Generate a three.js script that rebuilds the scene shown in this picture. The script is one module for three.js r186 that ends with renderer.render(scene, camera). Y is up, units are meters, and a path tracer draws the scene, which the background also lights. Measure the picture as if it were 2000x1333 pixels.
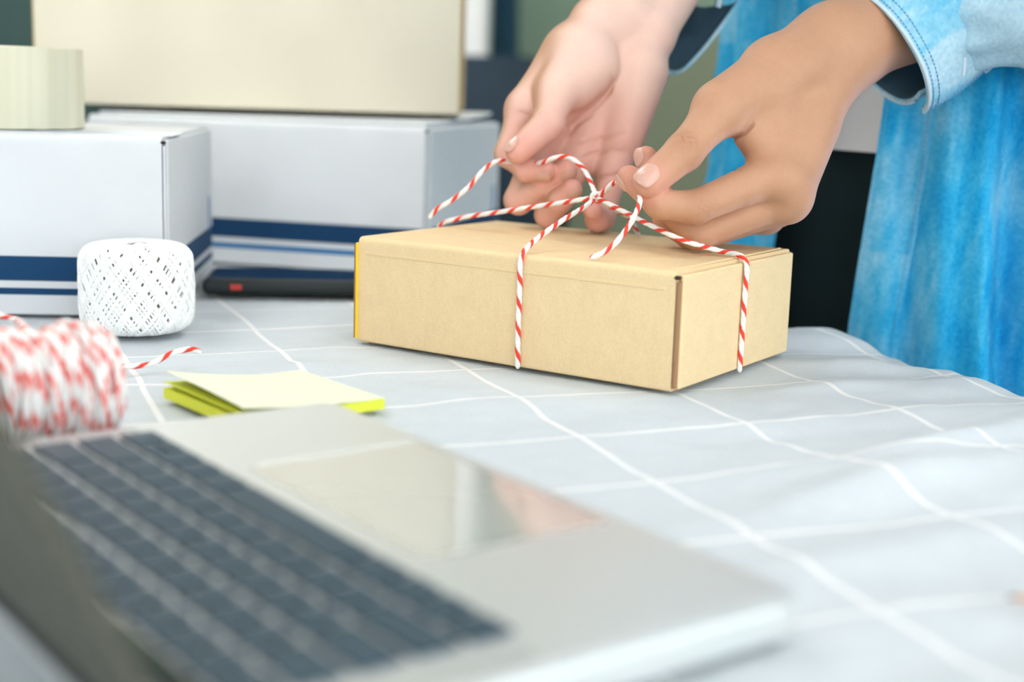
import * as THREE from 'three';
import { RoundedBoxGeometry } from 'three/addons/geometries/RoundedBoxGeometry.js';
import { mergeGeometries } from 'three/addons/utils/BufferGeometryUtils.js';
import { ImprovedNoise } from 'three/addons/math/ImprovedNoise.js';
import { RectAreaLightUniformsLib } from 'three/addons/lights/RectAreaLightUniformsLib.js';

// ---------------------------------------------------------------- camera, sky, lights, exposure
const TOP = 0.75;                                  // height of the table top above the floor
const scene = new THREE.Scene();
const FPX = 2729.4;                                // focal length in pixels of the 2000 x 1333 frame
const camera = new THREE.PerspectiveCamera(2 * Math.atan(1333 / 2 / FPX) * 180 / Math.PI, 2000 / 1333, 0.02, 60);
camera.position.set(0, TOP + 0.1748, 0);
camera.rotation.set(-0.1841, 0, 0.0308);
camera.focus = 0.875;
camera.userData.fStop = 3.6;
camera.updateMatrixWorld(true);
const EXPOSURE = 1.43;
scene.background = new THREE.Color(0.87, 0.945, 1.0);
scene.backgroundIntensity = 3.6;
RectAreaLightUniformsLib.init();
const PANEL_POWER = 3.6;                             // added ceiling fill panels
const renderer = new THREE.WebGLRenderer({ antialias: true });
renderer.toneMapping = THREE.LinearToneMapping;
renderer.toneMappingExposure = EXPOSURE;
renderer.shadowMap.enabled = true;

// ---------------------------------------------------------------- helpers
let seed = 7;
const rnd = () => { seed = (seed * 1664525 + 1013904223) >>> 0; return seed / 4294967296; };
const rr = (a, b) => a + (b - a) * rnd();
const noise = new ImprovedNoise();
const nz = (x, y, z = 0) => noise.noise(x, y, z);
const V = (x, y, z) => new THREE.Vector3(x, y, z);
const P = (x, y, z) => new THREE.Vector3(x, y + TOP, z);      // heights above the table top
const clamp = (x, a = 0, b = 1) => Math.min(b, Math.max(a, x));
const sstep = (a, b, x) => { const t = clamp((x - a) / (b - a)); return t * t * (3 - 2 * t); };
const CX = V(1, 0, 0).applyQuaternion(camera.quaternion), CY = V(0, 1, 0).applyQuaternion(camera.quaternion), CZ = V(0, 0, 1).applyQuaternion(camera.quaternion);
function at(px, py, d) {                            // a measured point of the photograph at distance d (metres) in front of the lens
  return camera.position.clone().addScaledVector(CX, (px - 1000) / FPX * d).addScaledVector(CY, -(py - 666.5) / FPX * d).addScaledVector(CZ, -d);
}
const used = {};
function numbered(name) {
  const n = used[name] = (used[name] ?? -1) + 1;
  return n ? name + '_' + String(n).padStart(3, '0') : name;
}
function shade(o) { o.castShadow = o.receiveShadow = true; return o; }
function tag(o, label, category, group, kind) {
  if (label) o.userData.label = label;
  if (category) o.userData.category = category;
  if (group) o.userData.group = group;
  if (kind) o.userData.kind = kind;
  return o;
}
function thing(name, label, category, base, turn = 0, group) {
  const g = new THREE.Group(); g.name = numbered(name); g.position.copy(base); g.rotation.y = turn;
  scene.add(g); return tag(g, label, category, group);
}
function part(name, geo, mat, parent, label) {
  const m = shade(new THREE.Mesh(geo, mat)); m.name = name; parent.add(m);
  if (label) m.userData.label = label;
  return m;
}
function wpart(name, geo, mat, parent, root, label) {     // geometry given in world coordinates
  geo.translate(-root.position.x, -root.position.y, -root.position.z);
  return part(name, geo, mat, parent, label);
}
function struct(name, geo, mat, label, pos) {
  const m = shade(new THREE.Mesh(geo, mat)); m.name = name; m.userData.kind = 'structure';
  if (label) m.userData.label = label;
  if (pos) m.position.copy(pos);
  scene.add(m); return m;
}
const rbox = (w, h, d, r = 0.002, s = 2) => new RoundedBoxGeometry(w, h, d, s, Math.min(r, w / 2.01, h / 2.01, d / 2.01));
const box = (w, h, d) => new THREE.BoxGeometry(w, h, d);
const moved = (g, x, y, z) => g.translate(x, y, z);
function tex(w, h, fn, srgb = true, rep) {
  const data = new Uint8Array(w * h * 4);
  for (let y = 0; y < h; y++) for (let x = 0; x < w; x++) {
    const c = fn(x, y), i = (y * w + x) * 4;
    data[i] = clamp(c[0], 0, 255); data[i + 1] = clamp(c[1], 0, 255); data[i + 2] = clamp(c[2], 0, 255); data[i + 3] = 255;
  }
  const t = new THREE.DataTexture(data, w, h); t.magFilter = THREE.LinearFilter; t.minFilter = THREE.LinearMipmapLinearFilter; t.generateMipmaps = true;
  t.wrapS = t.wrapT = THREE.RepeatWrapping; if (srgb) t.colorSpace = THREE.SRGBColorSpace;
  if (rep) t.repeat.set(rep[0], rep[1]);
  t.needsUpdate = true; return t;
}
// periodic value noise
function pnoise(n, cells, sd) {
  const s0 = seed; seed = sd; const g = []; for (let i = 0; i < cells * cells; i++) g.push(rnd()); seed = s0;
  return (x, y) => {
    const u = x / n * cells, v = y / n * cells, i = Math.floor(u), j = Math.floor(v), a = u - i, b = v - j, fa = a * a * (3 - 2 * a), fb = b * b * (3 - 2 * b);
    const q = (k, l) => g[((l % cells + cells) % cells) * cells + ((k % cells + cells) % cells)];
    return (q(i, j) * (1 - fa) + q(i + 1, j) * fa) * (1 - fb) + (q(i, j + 1) * (1 - fa) + q(i + 1, j + 1) * fa) * fb;
  };
}
const std = (o) => new THREE.MeshStandardMaterial(o);
const phys = (o) => new THREE.MeshPhysicalMaterial(o);
const srgb = (r, g, b) => new THREE.Color().setRGB(r / 255, g / 255, b / 255, THREE.SRGBColorSpace);

// a thick sheet from a parametric surface: fn(u, v) -> Vector3, uv(u, v) -> [metres, metres]
function shell(fn, nu, nv, th, uvf) {
  const pts = [], pos = [], uv = [], idx = [];
  for (let j = 0; j <= nv; j++) for (let i = 0; i <= nu; i++) pts.push(fn(i / nu, j / nv));
  const at_ = (i, j) => pts[clamp(j, 0, nv) * (nu + 1) + clamp(i, 0, nu)];
  const nor = [];
  for (let j = 0; j <= nv; j++) for (let i = 0; i <= nu; i++) {
    const a = at_(i + 1, j).clone().sub(at_(i - 1, j)), b = at_(i, j + 1).clone().sub(at_(i, j - 1));
    nor.push(a.cross(b).normalize());
  }
  const N = pts.length;
  for (const side of [0, 1]) for (let k = 0; k < N; k++) {
    const p = pts[k].clone().addScaledVector(nor[k], side ? -th : 0); pos.push(p.x, p.y, p.z);
    const i = k % (nu + 1), j = Math.floor(k / (nu + 1)); const t = uvf ? uvf(i / nu, j / nv) : [i / nu, j / nv]; uv.push(t[0], t[1]);
  }
  const id = (i, j, s) => s * N + j * (nu + 1) + i;
  for (let j = 0; j < nv; j++) for (let i = 0; i < nu; i++) {
    idx.push(id(i, j, 0), id(i + 1, j, 0), id(i + 1, j + 1, 0), id(i, j, 0), id(i + 1, j + 1, 0), id(i, j + 1, 0));
    idx.push(id(i, j, 1), id(i + 1, j + 1, 1), id(i + 1, j, 1), id(i, j, 1), id(i, j + 1, 1), id(i + 1, j + 1, 1));
  }
  const rim = (a, b, fl) => {                       // rim vertices of their own keep the edge crisp
    const k = pos.length / 3;
    for (const v of [a[0], b[0], a[1], b[1]]) { pos.push(pos[v * 3], pos[v * 3 + 1], pos[v * 3 + 2]); uv.push(uv[v * 2], uv[v * 2 + 1]); }
    if (fl) idx.push(k, k + 2, k + 1, k + 1, k + 2, k + 3); else idx.push(k, k + 1, k + 2, k + 1, k + 3, k + 2);
  };
  for (let i = 0; i < nu; i++) {
    rim([id(i, 0, 0), id(i, 0, 1)], [id(i + 1, 0, 0), id(i + 1, 0, 1)], true);
    rim([id(i, nv, 0), id(i, nv, 1)], [id(i + 1, nv, 0), id(i + 1, nv, 1)], false);
  }
  for (let j = 0; j < nv; j++) {
    rim([id(0, j, 0), id(0, j, 1)], [id(0, j + 1, 0), id(0, j + 1, 1)], false);
    rim([id(nu, j, 0), id(nu, j, 1)], [id(nu, j + 1, 0), id(nu, j + 1, 1)], true);
  }
  const g = new THREE.BufferGeometry();
  g.setAttribute('position', new THREE.Float32BufferAttribute(pos, 3)); g.setAttribute('uv', new THREE.Float32BufferAttribute(uv, 2));
  g.setIndex(idx); g.computeVertexNormals(); return g;
}

// surface nets over a distance field, evaluated only in blocks near the surface
function netMesh(sdf, lo, hi, cell, colour, uvscale = 1) {
  const n = [0, 1, 2].map((k) => Math.ceil((hi.getComponent(k) - lo.getComponent(k)) / cell / 8) * 8 + 1), [nx, ny, nz_] = n;
  const val = new Float32Array(nx * ny * nz_).fill(1), B = 8, half = B * cell * 0.5, far = half * 1.75 + cell;
  for (let bz = 0; bz < nz_; bz += B) for (let by = 0; by < ny; by += B) for (let bx = 0; bx < nx; bx += B) {
    const c = sdf(lo.x + bx * cell + half, lo.y + by * cell + half, lo.z + bz * cell + half);
    const ex = Math.min(bx + B, nx), ey = Math.min(by + B, ny), ez = Math.min(bz + B, nz_), skip = Math.abs(c) > far + 0.004;
    for (let z = bz; z < ez; z++) for (let y = by; y < ey; y++) for (let x = bx; x < ex; x++)
      val[(z * ny + y) * nx + x] = skip ? c : sdf(lo.x + x * cell, lo.y + y * cell, lo.z + z * cell);
  }
  const vid = new Int32Array(nx * ny * nz_).fill(-1), pos = [];
  const sx = 1, sy = nx, sz = nx * ny, cor = [0, sx, sy, sx + sy, sz, sx + sz, sy + sz, sx + sy + sz];
  const edges = [[0, 1], [2, 3], [4, 5], [6, 7], [0, 2], [1, 3], [4, 6], [5, 7], [0, 4], [1, 5], [2, 6], [3, 7]];
  for (let z = 0; z < nz_ - 1; z++) for (let y = 0; y < ny - 1; y++) for (let x = 0; x < nx - 1; x++) {
    const o = (z * ny + y) * nx + x; let m = 0;
    for (let k = 0; k < 8; k++) if (val[o + cor[k]] < 0) m |= 1 << k;
    if (m === 0 || m === 255) continue;
    let px = 0, py = 0, pz = 0, c = 0;
    for (const [a, b] of edges) if (((m >> a) & 1) !== ((m >> b) & 1)) {
      const va = val[o + cor[a]], vb = val[o + cor[b]], t = va / (va - vb);
      px += (a & 1) + ((b & 1) - (a & 1)) * t; py += ((a >> 1) & 1) + (((b >> 1) & 1) - ((a >> 1) & 1)) * t; pz += (a >> 2) + ((b >> 2) - (a >> 2)) * t; c++;
    }
    vid[o] = pos.length / 3; pos.push(lo.x + (x + px / c) * cell, lo.y + (y + py / c) * cell, lo.z + (z + pz / c) * cell);
  }
  const idx = [];
  for (let z = 1; z < nz_ - 1; z++) for (let y = 1; y < ny - 1; y++) for (let x = 1; x < nx - 1; x++) {
    const o = (z * ny + y) * nx + x, s = val[o] < 0;
    if (s !== (val[o + sx] < 0)) { const q = [vid[o], vid[o - sy], vid[o - sy - sz], vid[o - sz]]; s ? idx.push(q[0], q[1], q[2], q[0], q[2], q[3]) : idx.push(q[0], q[2], q[1], q[0], q[3], q[2]); }
    if (s !== (val[o + sy] < 0)) { const q = [vid[o], vid[o - sz], vid[o - sz - sx], vid[o - sx]]; s ? idx.push(q[0], q[1], q[2], q[0], q[2], q[3]) : idx.push(q[0], q[2], q[1], q[0], q[3], q[2]); }
    if (s !== (val[o + sz] < 0)) { const q = [vid[o], vid[o - sx], vid[o - sx - sy], vid[o - sy]]; s ? idx.push(q[0], q[1], q[2], q[0], q[2], q[3]) : idx.push(q[0], q[2], q[1], q[0], q[3], q[2]); }
  }
  const nor = [], col = [], uv = [], e = cell * 0.7;
  for (let i = 0; i < pos.length; i += 3) {
    const x = pos[i], y = pos[i + 1], z = pos[i + 2];
    let gx = sdf(x + e, y, z) - sdf(x - e, y, z), gy = sdf(x, y + e, z) - sdf(x, y - e, z), gz = sdf(x, y, z + e) - sdf(x, y, z - e);
    const l = Math.hypot(gx, gy, gz) || 1; gx /= l; gy /= l; gz /= l; nor.push(gx, gy, gz);
    uv.push((x * 0.8 + z * 0.6) * uvscale, (y + z * 0.35) * uvscale);
    if (colour) { const c = colour(x, y, z, gx, gy, gz); col.push(c[0], c[1], c[2]); }
  }
  const g = new THREE.BufferGeometry();
  g.setAttribute('position', new THREE.Float32BufferAttribute(pos, 3)); g.setAttribute('normal', new THREE.Float32BufferAttribute(nor, 3));
  g.setAttribute('uv', new THREE.Float32BufferAttribute(uv, 2));
  if (colour) g.setAttribute('color', new THREE.Float32BufferAttribute(col, 3));
  g.setIndex(idx); return g;
}
function cone(a, b, r1, r2) {                        // distance to a tapered capsule
  const ax = a.x, ay = a.y, az = a.z, bx = b.x - ax, by = b.y - ay, bz = b.z - az;
  const l2 = bx * bx + by * by + bz * bz, r = r1 - r2, a2 = l2 - r * r, il2 = 1 / l2;
  return (x, y, z) => {
    const px = x - ax, py = y - ay, pz = z - az, yy = px * bx + py * by + pz * bz, zz = yy - l2;
    const qx = px * l2 - bx * yy, qy = py * l2 - by * yy, qz = pz * l2 - bz * yy, x2 = qx * qx + qy * qy + qz * qz;
    const y2 = yy * yy * l2, z2 = zz * zz * l2, k = Math.sign(r) * r * r * x2;
    if (Math.sign(zz) * a2 * z2 > k) return Math.sqrt(x2 + z2) * il2 - r2;
    if (Math.sign(yy) * a2 * y2 < k) return Math.sqrt(x2 + y2) * il2 - r1;
    return (Math.sqrt(x2 * a2 * il2) + yy * r) * il2 - r1;
  };
}
const ball = (c, r) => (x, y, z) => Math.hypot(x - c.x, y - c.y, z - c.z) - r;
const smin = (a, b, k) => { const h = Math.max(k - Math.abs(a - b), 0) / k; return Math.min(a, b) - h * h * k * 0.25; };

// ---------------------------------------------------------------- the room
const M = {
  wallWhite: std({ color: srgb(228, 230, 228), roughness: 0.9 }),
  wallGreen: std({ color: srgb(134, 156, 136), roughness: 0.9 }),
  floor: std({ color: srgb(96, 92, 84), roughness: 0.6 }),
  ceiling: std({ color: srgb(238, 238, 236), roughness: 0.95 }),
  white: std({ color: srgb(232, 232, 228), roughness: 0.5 }),
};
{
  const X0 = -2.9, X1 = 3.1, Z0 = -4.3, Z1 = 3.6, H = 2.75, t = 0.15;
  const plankTex = tex(512, 512, (x, y) => { const g = 8 * nz(x * 0.02, y * 0.35) + 6 * nz(x * 0.05, y * 0.9, 3); return [98 + g, 90 + g, 80 + g]; });
  M.floor.map = plankTex; M.floor.color.set(0xffffff);
  struct('floor', moved(box(X1 - X0 + 2 * t, t, Z1 - Z0 + 2 * t), (X0 + X1) / 2, -t / 2, (Z0 + Z1) / 2), M.floor, 'brownish grey floor of the room');
  struct('ceiling', moved(box(X1 - X0 + 2 * t, t, Z1 - Z0 + 2 * t), (X0 + X1) / 2, H + t / 2, (Z0 + Z1) / 2), M.ceiling, 'white ceiling');
  struct('wall_back', moved(box(X1 - X0 + 2 * t, H, t), (X0 + X1) / 2, H / 2, Z0 - t / 2), M.wallGreen, 'grey green wall far behind the table');
  struct('wall_left', moved(box(t, H, Z1 - Z0), X0 - t / 2, H / 2, (Z0 + Z1) / 2), M.wallWhite, 'white side wall');
  // openings: fn builds a wall from boxes around one unseen window, sized for its light
  function wallWithWindow(name, along, a0, a1, fix, w0, w1, y0, y1, no) {
    const bx = (p0, p1, q0, q1) => along === 'x' ? moved(box(p1 - p0, q1 - q0, t), (p0 + p1) / 2, (q0 + q1) / 2, fix) : moved(box(t, q1 - q0, p1 - p0), fix, (q0 + q1) / 2, (p0 + p1) / 2);
    const w = mergeGeometries([bx(a0, w0, 0, H), bx(w1, a1, 0, H), bx(w0, w1, 0, y0), bx(w0, w1, y1, H)]);
    struct(name, w, M.wallWhite, 'white wall with an unseen wide window');
    const f = [], s = 0.05;
    const n = 3;
    for (let i = 0; i <= n; i++) { const c = w0 + (w1 - w0) * i / n; f.push(bx(Math.max(w0, c - s / 2), Math.min(w1, c + s / 2), y0, y1)); }
    f.push(bx(w0, w1, y0, y0 + s), bx(w0, w1, y1 - s, y1));
    const fr = struct('window_' + no, mergeGeometries(f), M.white, 'unseen white framed wide window');
    const pane = phys({ color: 0xffffff, transmission: 1, roughness: 0, thickness: 0, ior: 1.5 });
    for (let i = 0; i < n; i++) {
      const p0 = w0 + (w1 - w0) * i / n + s / 2, p1 = w0 + (w1 - w0) * (i + 1) / n - s / 2;
      const g = along === 'x' ? moved(box(p1 - p0, y1 - y0 - 2 * s, 0.006), (p0 + p1) / 2, (y0 + y1) / 2, fix) : moved(box(0.006, y1 - y0 - 2 * s, p1 - p0), fix, (y0 + y1) / 2, (p0 + p1) / 2);
      part('pane', g, pane, fr);
    }
  }
  wallWithWindow('wall_front', 'x', X0 - t, X1 + t, Z1 + t / 2, -1.9, 3.0, 0.6, 2.55, 1);
  wallWithWindow('wall_right', 'z', Z0, Z1, X1 + t / 2, -0.1, 3.2, 0.7, 2.5, 2);  // added side window, sized to brighten faces turned to the right
  // added ceiling panels: unseen fill light, stronger over the far row
  const glow = std({ color: 0xffffff, emissive: new THREE.Color(1, 0.985, 0.96), emissiveIntensity: 1.6 });
  const spots = [[-1.3, -2.4], [0.9, -2.4], [-1.3, -1.0], [0.9, -1.0], [-1.3, 1.2], [0.9, 1.2]];
  spots.forEach(([x, z], i) => {
    const row = ['far end of the room', 'middle of the room', 'window end of the room'][Math.floor(i / 2)], sd = i % 2 ? 'above the person side' : 'above the box side';
    const g = thing('added_ceiling_light', 'added unseen square ceiling fill light ' + sd + ', ' + row, 'light', V(x, H, z), 0, 'added ceiling fill lights');
    part('frame', mergeGeometries([moved(box(0.04, 0.03, 0.9), -0.44, -0.015, 0), moved(box(0.04, 0.03, 0.9), 0.44, -0.015, 0), moved(box(0.92, 0.03, 0.04), 0, -0.015, 0.43), moved(box(0.92, 0.03, 0.04), 0, -0.015, -0.43)]), M.white, g);
    part('diffuser', moved(box(0.84, 0.012, 0.82), 0, -0.01, 0), glow, g);
    const l = new THREE.RectAreaLight(new THREE.Color(1, 0.985, 0.96), PANEL_POWER * (i < 2 ? 2.0 : 0.85), 0.84, 0.82);
    l.position.set(0, -0.02, 0); l.rotation.x = -Math.PI / 2; g.add(l);
  });
}

// ---------------------------------------------------------------- things far behind the table
{
  const darkTeal = std({ color: srgb(46, 74, 70), roughness: 0.55 }), navy = std({ color: srgb(28, 48, 62), roughness: 0.8 }), black = std({ color: srgb(26, 34, 36), roughness: 0.5 });
  const cab = thing('storage_cabinet', 'tall dark green storage cabinet behind the roll of tape', 'cabinet', V(-1.55, 0, -3.6));
  part('carcass', moved(rbox(1.1, 1.9, 0.45, 0.006), 0, 0.97, 0), darkTeal, cab);
  part('plinth', moved(box(1.06, 0.04, 0.4), 0, 0.02, 0), black, cab);
  for (const s of [-1, 1]) {
    const d = part('door', moved(rbox(0.53, 1.84, 0.02, 0.003), s * 0.272, 0.97, 0.237), darkTeal, cab);
    part('handle', moved(rbox(0.012, 0.16, 0.02, 0.004), s * 0.03, 1.0, 0.257), black, d);
  }
  const lock = thing('locker', 'pale grey locker showing as a strip beside the cream box', 'cabinet', V(-0.295, 0, -3.7));
  part('carcass', moved(rbox(0.42, 1.85, 0.4, 0.006), 0, 0.945, 0), M.white, lock);
  part('door', moved(rbox(0.40, 1.76, 0.018, 0.003), 0, 0.95, 0.208), M.white, lock);
  part('plinth', moved(box(0.4, 0.03, 0.36), 0, 0.015, 0), black, lock);
  // office chair
  const ch = thing('office_chair', 'dark office chair with rounded back behind the stacked boxes', 'chair', V(-0.175, -0.0, -3.0));
  const backShape = (u, v) => { const w = 0.23 * (1 - 0.18 * Math.pow(Math.abs(v * 2 - 1), 3)); const x = (u * 2 - 1) * w; return V(x, 0.50 + v * 0.475, 0.05 * (u * 2 - 1) ** 2 + 0.05 * Math.sin(v * 3)); };
  part('backrest', shell(backShape, 16, 16, 0.05), navy, ch);
  part('seat', moved(rbox(0.48, 0.07, 0.46, 0.03, 4), 0, 0.48, 0.2), navy, ch);
  part('gas_column', moved(new THREE.CylinderGeometry(0.025, 0.03, 0.36, 16), 0, 0.27, 0.2), black, ch);
  for (let i = 0; i < 5; i++) {
    const a = i * Math.PI * 0.4, lg = rbox(0.28, 0.03, 0.04, 0.01); lg.translate(0.15, 0.09, 0); lg.rotateY(a); lg.translate(0, 0, 0.2);
    part('leg', lg, black, ch);
    part('caster', moved(new THREE.SphereGeometry(0.03, 12, 8), Math.cos(a) * 0.27, 0.03, 0.2 - Math.sin(a) * 0.27), black, ch);
  }
  const jk = thing('hanging_jacket', 'dark teal jacket hanging beside the pale locker', 'jacket', V(-0.072, 0.98, -4.04));
  part('cloth', shell((u, v) => V((u - 0.5) * (0.13 - 0.03 * v), v * 0.75, 0.04 + 0.05 * Math.sin(u * Math.PI) + 0.012 * Math.sin(u * 22)), 30, 14, 0.02), std({ color: srgb(24, 66, 84), roughness: 0.9 }), jk);
  part('hook', moved(rbox(0.02, 0.05, 0.4, 0.006), 0, 0.77, -0.16), black, jk);
  // low sideboard
  const sb = thing('sideboard', 'low black sideboard far behind the hands', 'cabinet', V(0.80, 0, -3.75));
  part('carcass', moved(rbox(1.7, 0.56, 0.42, 0.006), 0, 0.33, 0), black, sb);
  for (let i = 0; i < 3; i++) { const d = part('door', moved(rbox(0.55, 0.52, 0.018, 0.003), (i - 1) * 0.56, 0.33, 0.218), black, sb); part('handle', moved(rbox(0.1, 0.012, 0.02, 0.004), (i - 1) * 0.56, 0.54, 0.235), M.white, d); }
  for (const [x, z] of [[-0.8, 0.16], [0.8, 0.16], [-0.8, -0.16], [0.8, -0.16]]) part('leg', moved(new THREE.CylinderGeometry(0.018, 0.014, 0.06, 12), x, 0.03, z), black, sb);
  const sc = thing('room_divider', 'olive green felt divider screen behind the two hands', 'screen', V(0.62, 0, -3.3));
  part('felt_panel', moved(rbox(1.0, 0.86, 0.05, 0.012), 0, 0.62, 0), std({ color: srgb(112, 120, 98), roughness: 1 }), sc);
  for (const x of [-0.4, 0.4]) part('foot', moved(rbox(0.05, 0.2, 0.34, 0.01), x, 0.1, 0), black, sc);
}

// ---------------------------------------------------------------- table and cloth
const EDGE = V(0.253, 0, -0.97), TN = V(0.927, 0, -0.376).normalize(), TT = V(0.376, 0, 0.927).normalize();
const onTable = (w, s, y) => V(EDGE.x + TN.x * w + TT.x * s, TOP + y, EDGE.z + TN.z * w + TT.z * s);
{
  const wood = std({ color: srgb(168, 128, 90), roughness: 0.6 });
  const W0 = -1.15, S0 = -0.80, S1 = 1.2;
  const t = thing('table', 'wooden table under the pale grid tablecloth', 'table', onTable(W0 / 2, (S0 + S1) / 2, -TOP), Math.atan2(-TN.z, TN.x));
  part('tabletop', moved(rbox(-W0 - 0.01, 0.03, S1 - S0, 0.004), 0, TOP - 0.024, 0), wood, t);
  for (const [i, j] of [[-1, -1], [1, -1], [-1, 1], [1, 1]]) part('leg', moved(rbox(0.05, TOP - 0.039, 0.05, 0.004), i * 0.52, (TOP - 0.039) / 2, j * 0.94), wood, t);
  for (const i of [-1, 1]) part('apron', moved(box(0.02, 0.07, 1.82), i * 0.52, TOP - 0.074, 0), wood, t);

  // the cloth: pale grey with a woven white grid, soft creases, falling over the person's edge of the table
  const n = 512, pu = 0.0985, pv = 0.084, speck = pnoise(n, 128, 5), soft = pnoise(n, 9, 6);
  const clothTex = tex(n, n, (x, y) => {
    const dx = Math.min(x, n - x) / n * pu, dy = Math.min(y, n - y) / n * pv, e = 0.00035;
    const l = Math.max(1 - sstep(0.0017 - e, 0.0017 + e, dx), 1 - sstep(0.0015 - e, 0.0015 + e, dy));
    const wv = (speck(x, y) - 0.5) * 7 + (soft(x, y) - 0.5) * 4 + (((x + y) & 3) === 0 ? -3 : 1);
    return [222 + wv + l * 33, 229 + wv + l * 26, 233 + wv + l * 22];
  });
  const weave = tex(64, 64, (x, y) => { const c = 128 + 90 * Math.sin(x * Math.PI / 4) * Math.sin(y * Math.PI / 4); return [c, c, c]; }, false, [40, 34]);
  const clothMat = phys({ map: clothTex, bumpMap: weave, bumpScale: 0.00025, roughness: 0.92, sheen: 0.2, sheenRoughness: 0.6 });
  // height of the creases; low where things stand on the cloth
  const pads = [[V(0.05, 0, -0.92), 0.16], [V(-0.09, 0, -0.52), 0.22], [V(-0.25, 0, -0.62), 0.16], [V(-0.13, 0, -0.73), 0.10], [V(-0.30, 0, -0.95), 0.17], [V(-0.2, 0, -1.3), 0.33], [V(-0.5, 0, -1.05), 0.28]];
  const crest = (x, z, cx, cz, dx, dz, len, wid, amp) => { const u = (x - cx) * dx + (z - cz) * dz, v = -(x - cx) * dz + (z - cz) * dx + 0.03 * Math.sin(u * 9); return amp * Math.exp(-(v * v) / (wid * wid)) * Math.exp(-(u * u) / (len * len)); };
  function clothY(w, s) {
    const p = onTable(w, s, 0), x = p.x, z = p.z;
    let free = 1; for (const [c, r] of pads) free = Math.min(free, sstep(r * 0.75, r * 1.25, Math.hypot(x - c.x, z - c.z)));
    const a = x * 0.94 - z * 0.34, b = x * 0.34 + z * 0.94;
    let h = 0.0055 * nz(a * 5 + 3, b * 15, 0.5) + 0.0026 * nz(a * 14, b * 30, 4.2) + 0.001 * nz(x * 50, z * 50, 8);
    h += crest(x, z, 0.15, -0.60, 0.93, -0.36, 0.10, 0.016, 0.0085) + crest(x, z, 0.23, -0.70, 0.9, -0.43, 0.07, 0.013, 0.0075) + crest(x, z, 0.10, -0.50, 0.97, -0.2, 0.09, 0.02, 0.008)
      + crest(x, z, 0.235, -0.90, 0.95, 0.3, 0.07, 0.014, 0.008) + crest(x, z, 0.19, -0.83, 0.98, -0.1, 0.05, 0.012, 0.004);
    return -0.0022 + free * h - (1 - free) * 0.0008 + 0.25 * (1 - free) * h;
  }
  const DROP = 0.22, R = 0.012, arc = R * Math.PI / 2;
  const nu = 330, nv = 420, WT = -W0 + arc + DROP;
  const warp = (u) => u < 0.35 ? u * 0.9 : 0.315 + (u - 0.35) / 0.65 * 0.685;
  const fn = (uu, vv) => {
    const l = warp(uu) * WT + W0, s = S0 - 0.0 + vv * (S1 - S0);
    const wob = 0.006 * nz(s * 9, 1.5) + 0.004 * nz(s * 23, 3.5);
    if (l < 0) { const k = sstep(-0.08, 0, l); return onTable(l + wob * k, s, clothY(l, s) - 0.0045 * k * k * (0.5 + 0.5 * Math.sin(s * 31))); }
    const y0 = clothY(0, s) - 0.0045 * (0.5 + 0.5 * Math.sin(s * 31)), a = Math.min(l / R, Math.PI / 2), d = Math.max(0, l - arc);
    return onTable(R * Math.sin(a) + wob + d * 0.03 + 0.007 * sstep(0, 0.15, d) * Math.sin(s * 38 + Math.sin(s * 7)), s, y0 - R * (1 - Math.cos(a)) - d);
  };
  const g = shell((u, v) => fn(u, 1 - v), nu, nv, 0.0008, (u, v) => [(warp(u) * WT + W0 + 0.108) / pu, (S0 + (1 - v) * (S1 - S0) - 0.09) / pv]);
  const base = onTable(W0 / 2, 0.2, 0);
  g.translate(-base.x, -base.y, -base.z);
  const cl = shade(new THREE.Mesh(g, clothMat)); cl.name = 'tablecloth'; cl.position.copy(base); scene.add(cl);
  tag(cl, 'pale grey tablecloth with a thin white grid, creased, over the table', 'tablecloth');
}

// ---------------------------------------------------------------- boxes
const kraftSpeck = pnoise(512, 170, 11), kraftSoft = pnoise(512, 12, 12), kraftStreak = pnoise(512, 60, 13);
const kraftTex = tex(512, 512, (x, y) => { const w = (kraftSpeck(x, y) - 0.5) * 9 + (kraftSoft(x, y) - 0.5) * 4 + (kraftStreak(x * 0.25, y) - 0.5) * 3; return [232 + w, 204 + w, 158 + w * 0.9]; }, true, [9, 9]);
const kraft = std({ map: kraftTex, roughness: 0.8 });
const kraftFace = kraft.clone(); kraftFace.map = kraftTex.clone(); kraftFace.map.repeat.set(1.4, 0.6); kraftFace.map.needsUpdate = true;
const kraftEdge = std({ color: srgb(160, 122, 88), roughness: 0.95 });
const slotShade = std({ color: srgb(52, 38, 28), roughness: 1 });
function extrudeProfile(w, h, r, len, bottomR) {      // rounded rectangle (depth x height) drawn out along x
  const s = new THREE.Shape(), b = bottomR ?? r;
  s.moveTo(b, 0); s.lineTo(w - b, 0); s.quadraticCurveTo(w, 0, w, b); s.lineTo(w, h - r); s.quadraticCurveTo(w, h, w - r, h); s.lineTo(r, h); s.quadraticCurveTo(0, h, 0, h - r); s.lineTo(0, b); s.quadraticCurveTo(0, 0, b, 0);
  return new THREE.ExtrudeGeometry(s, { depth: len, bevelEnabled: false, curveSegments: 8 });
}
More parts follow.
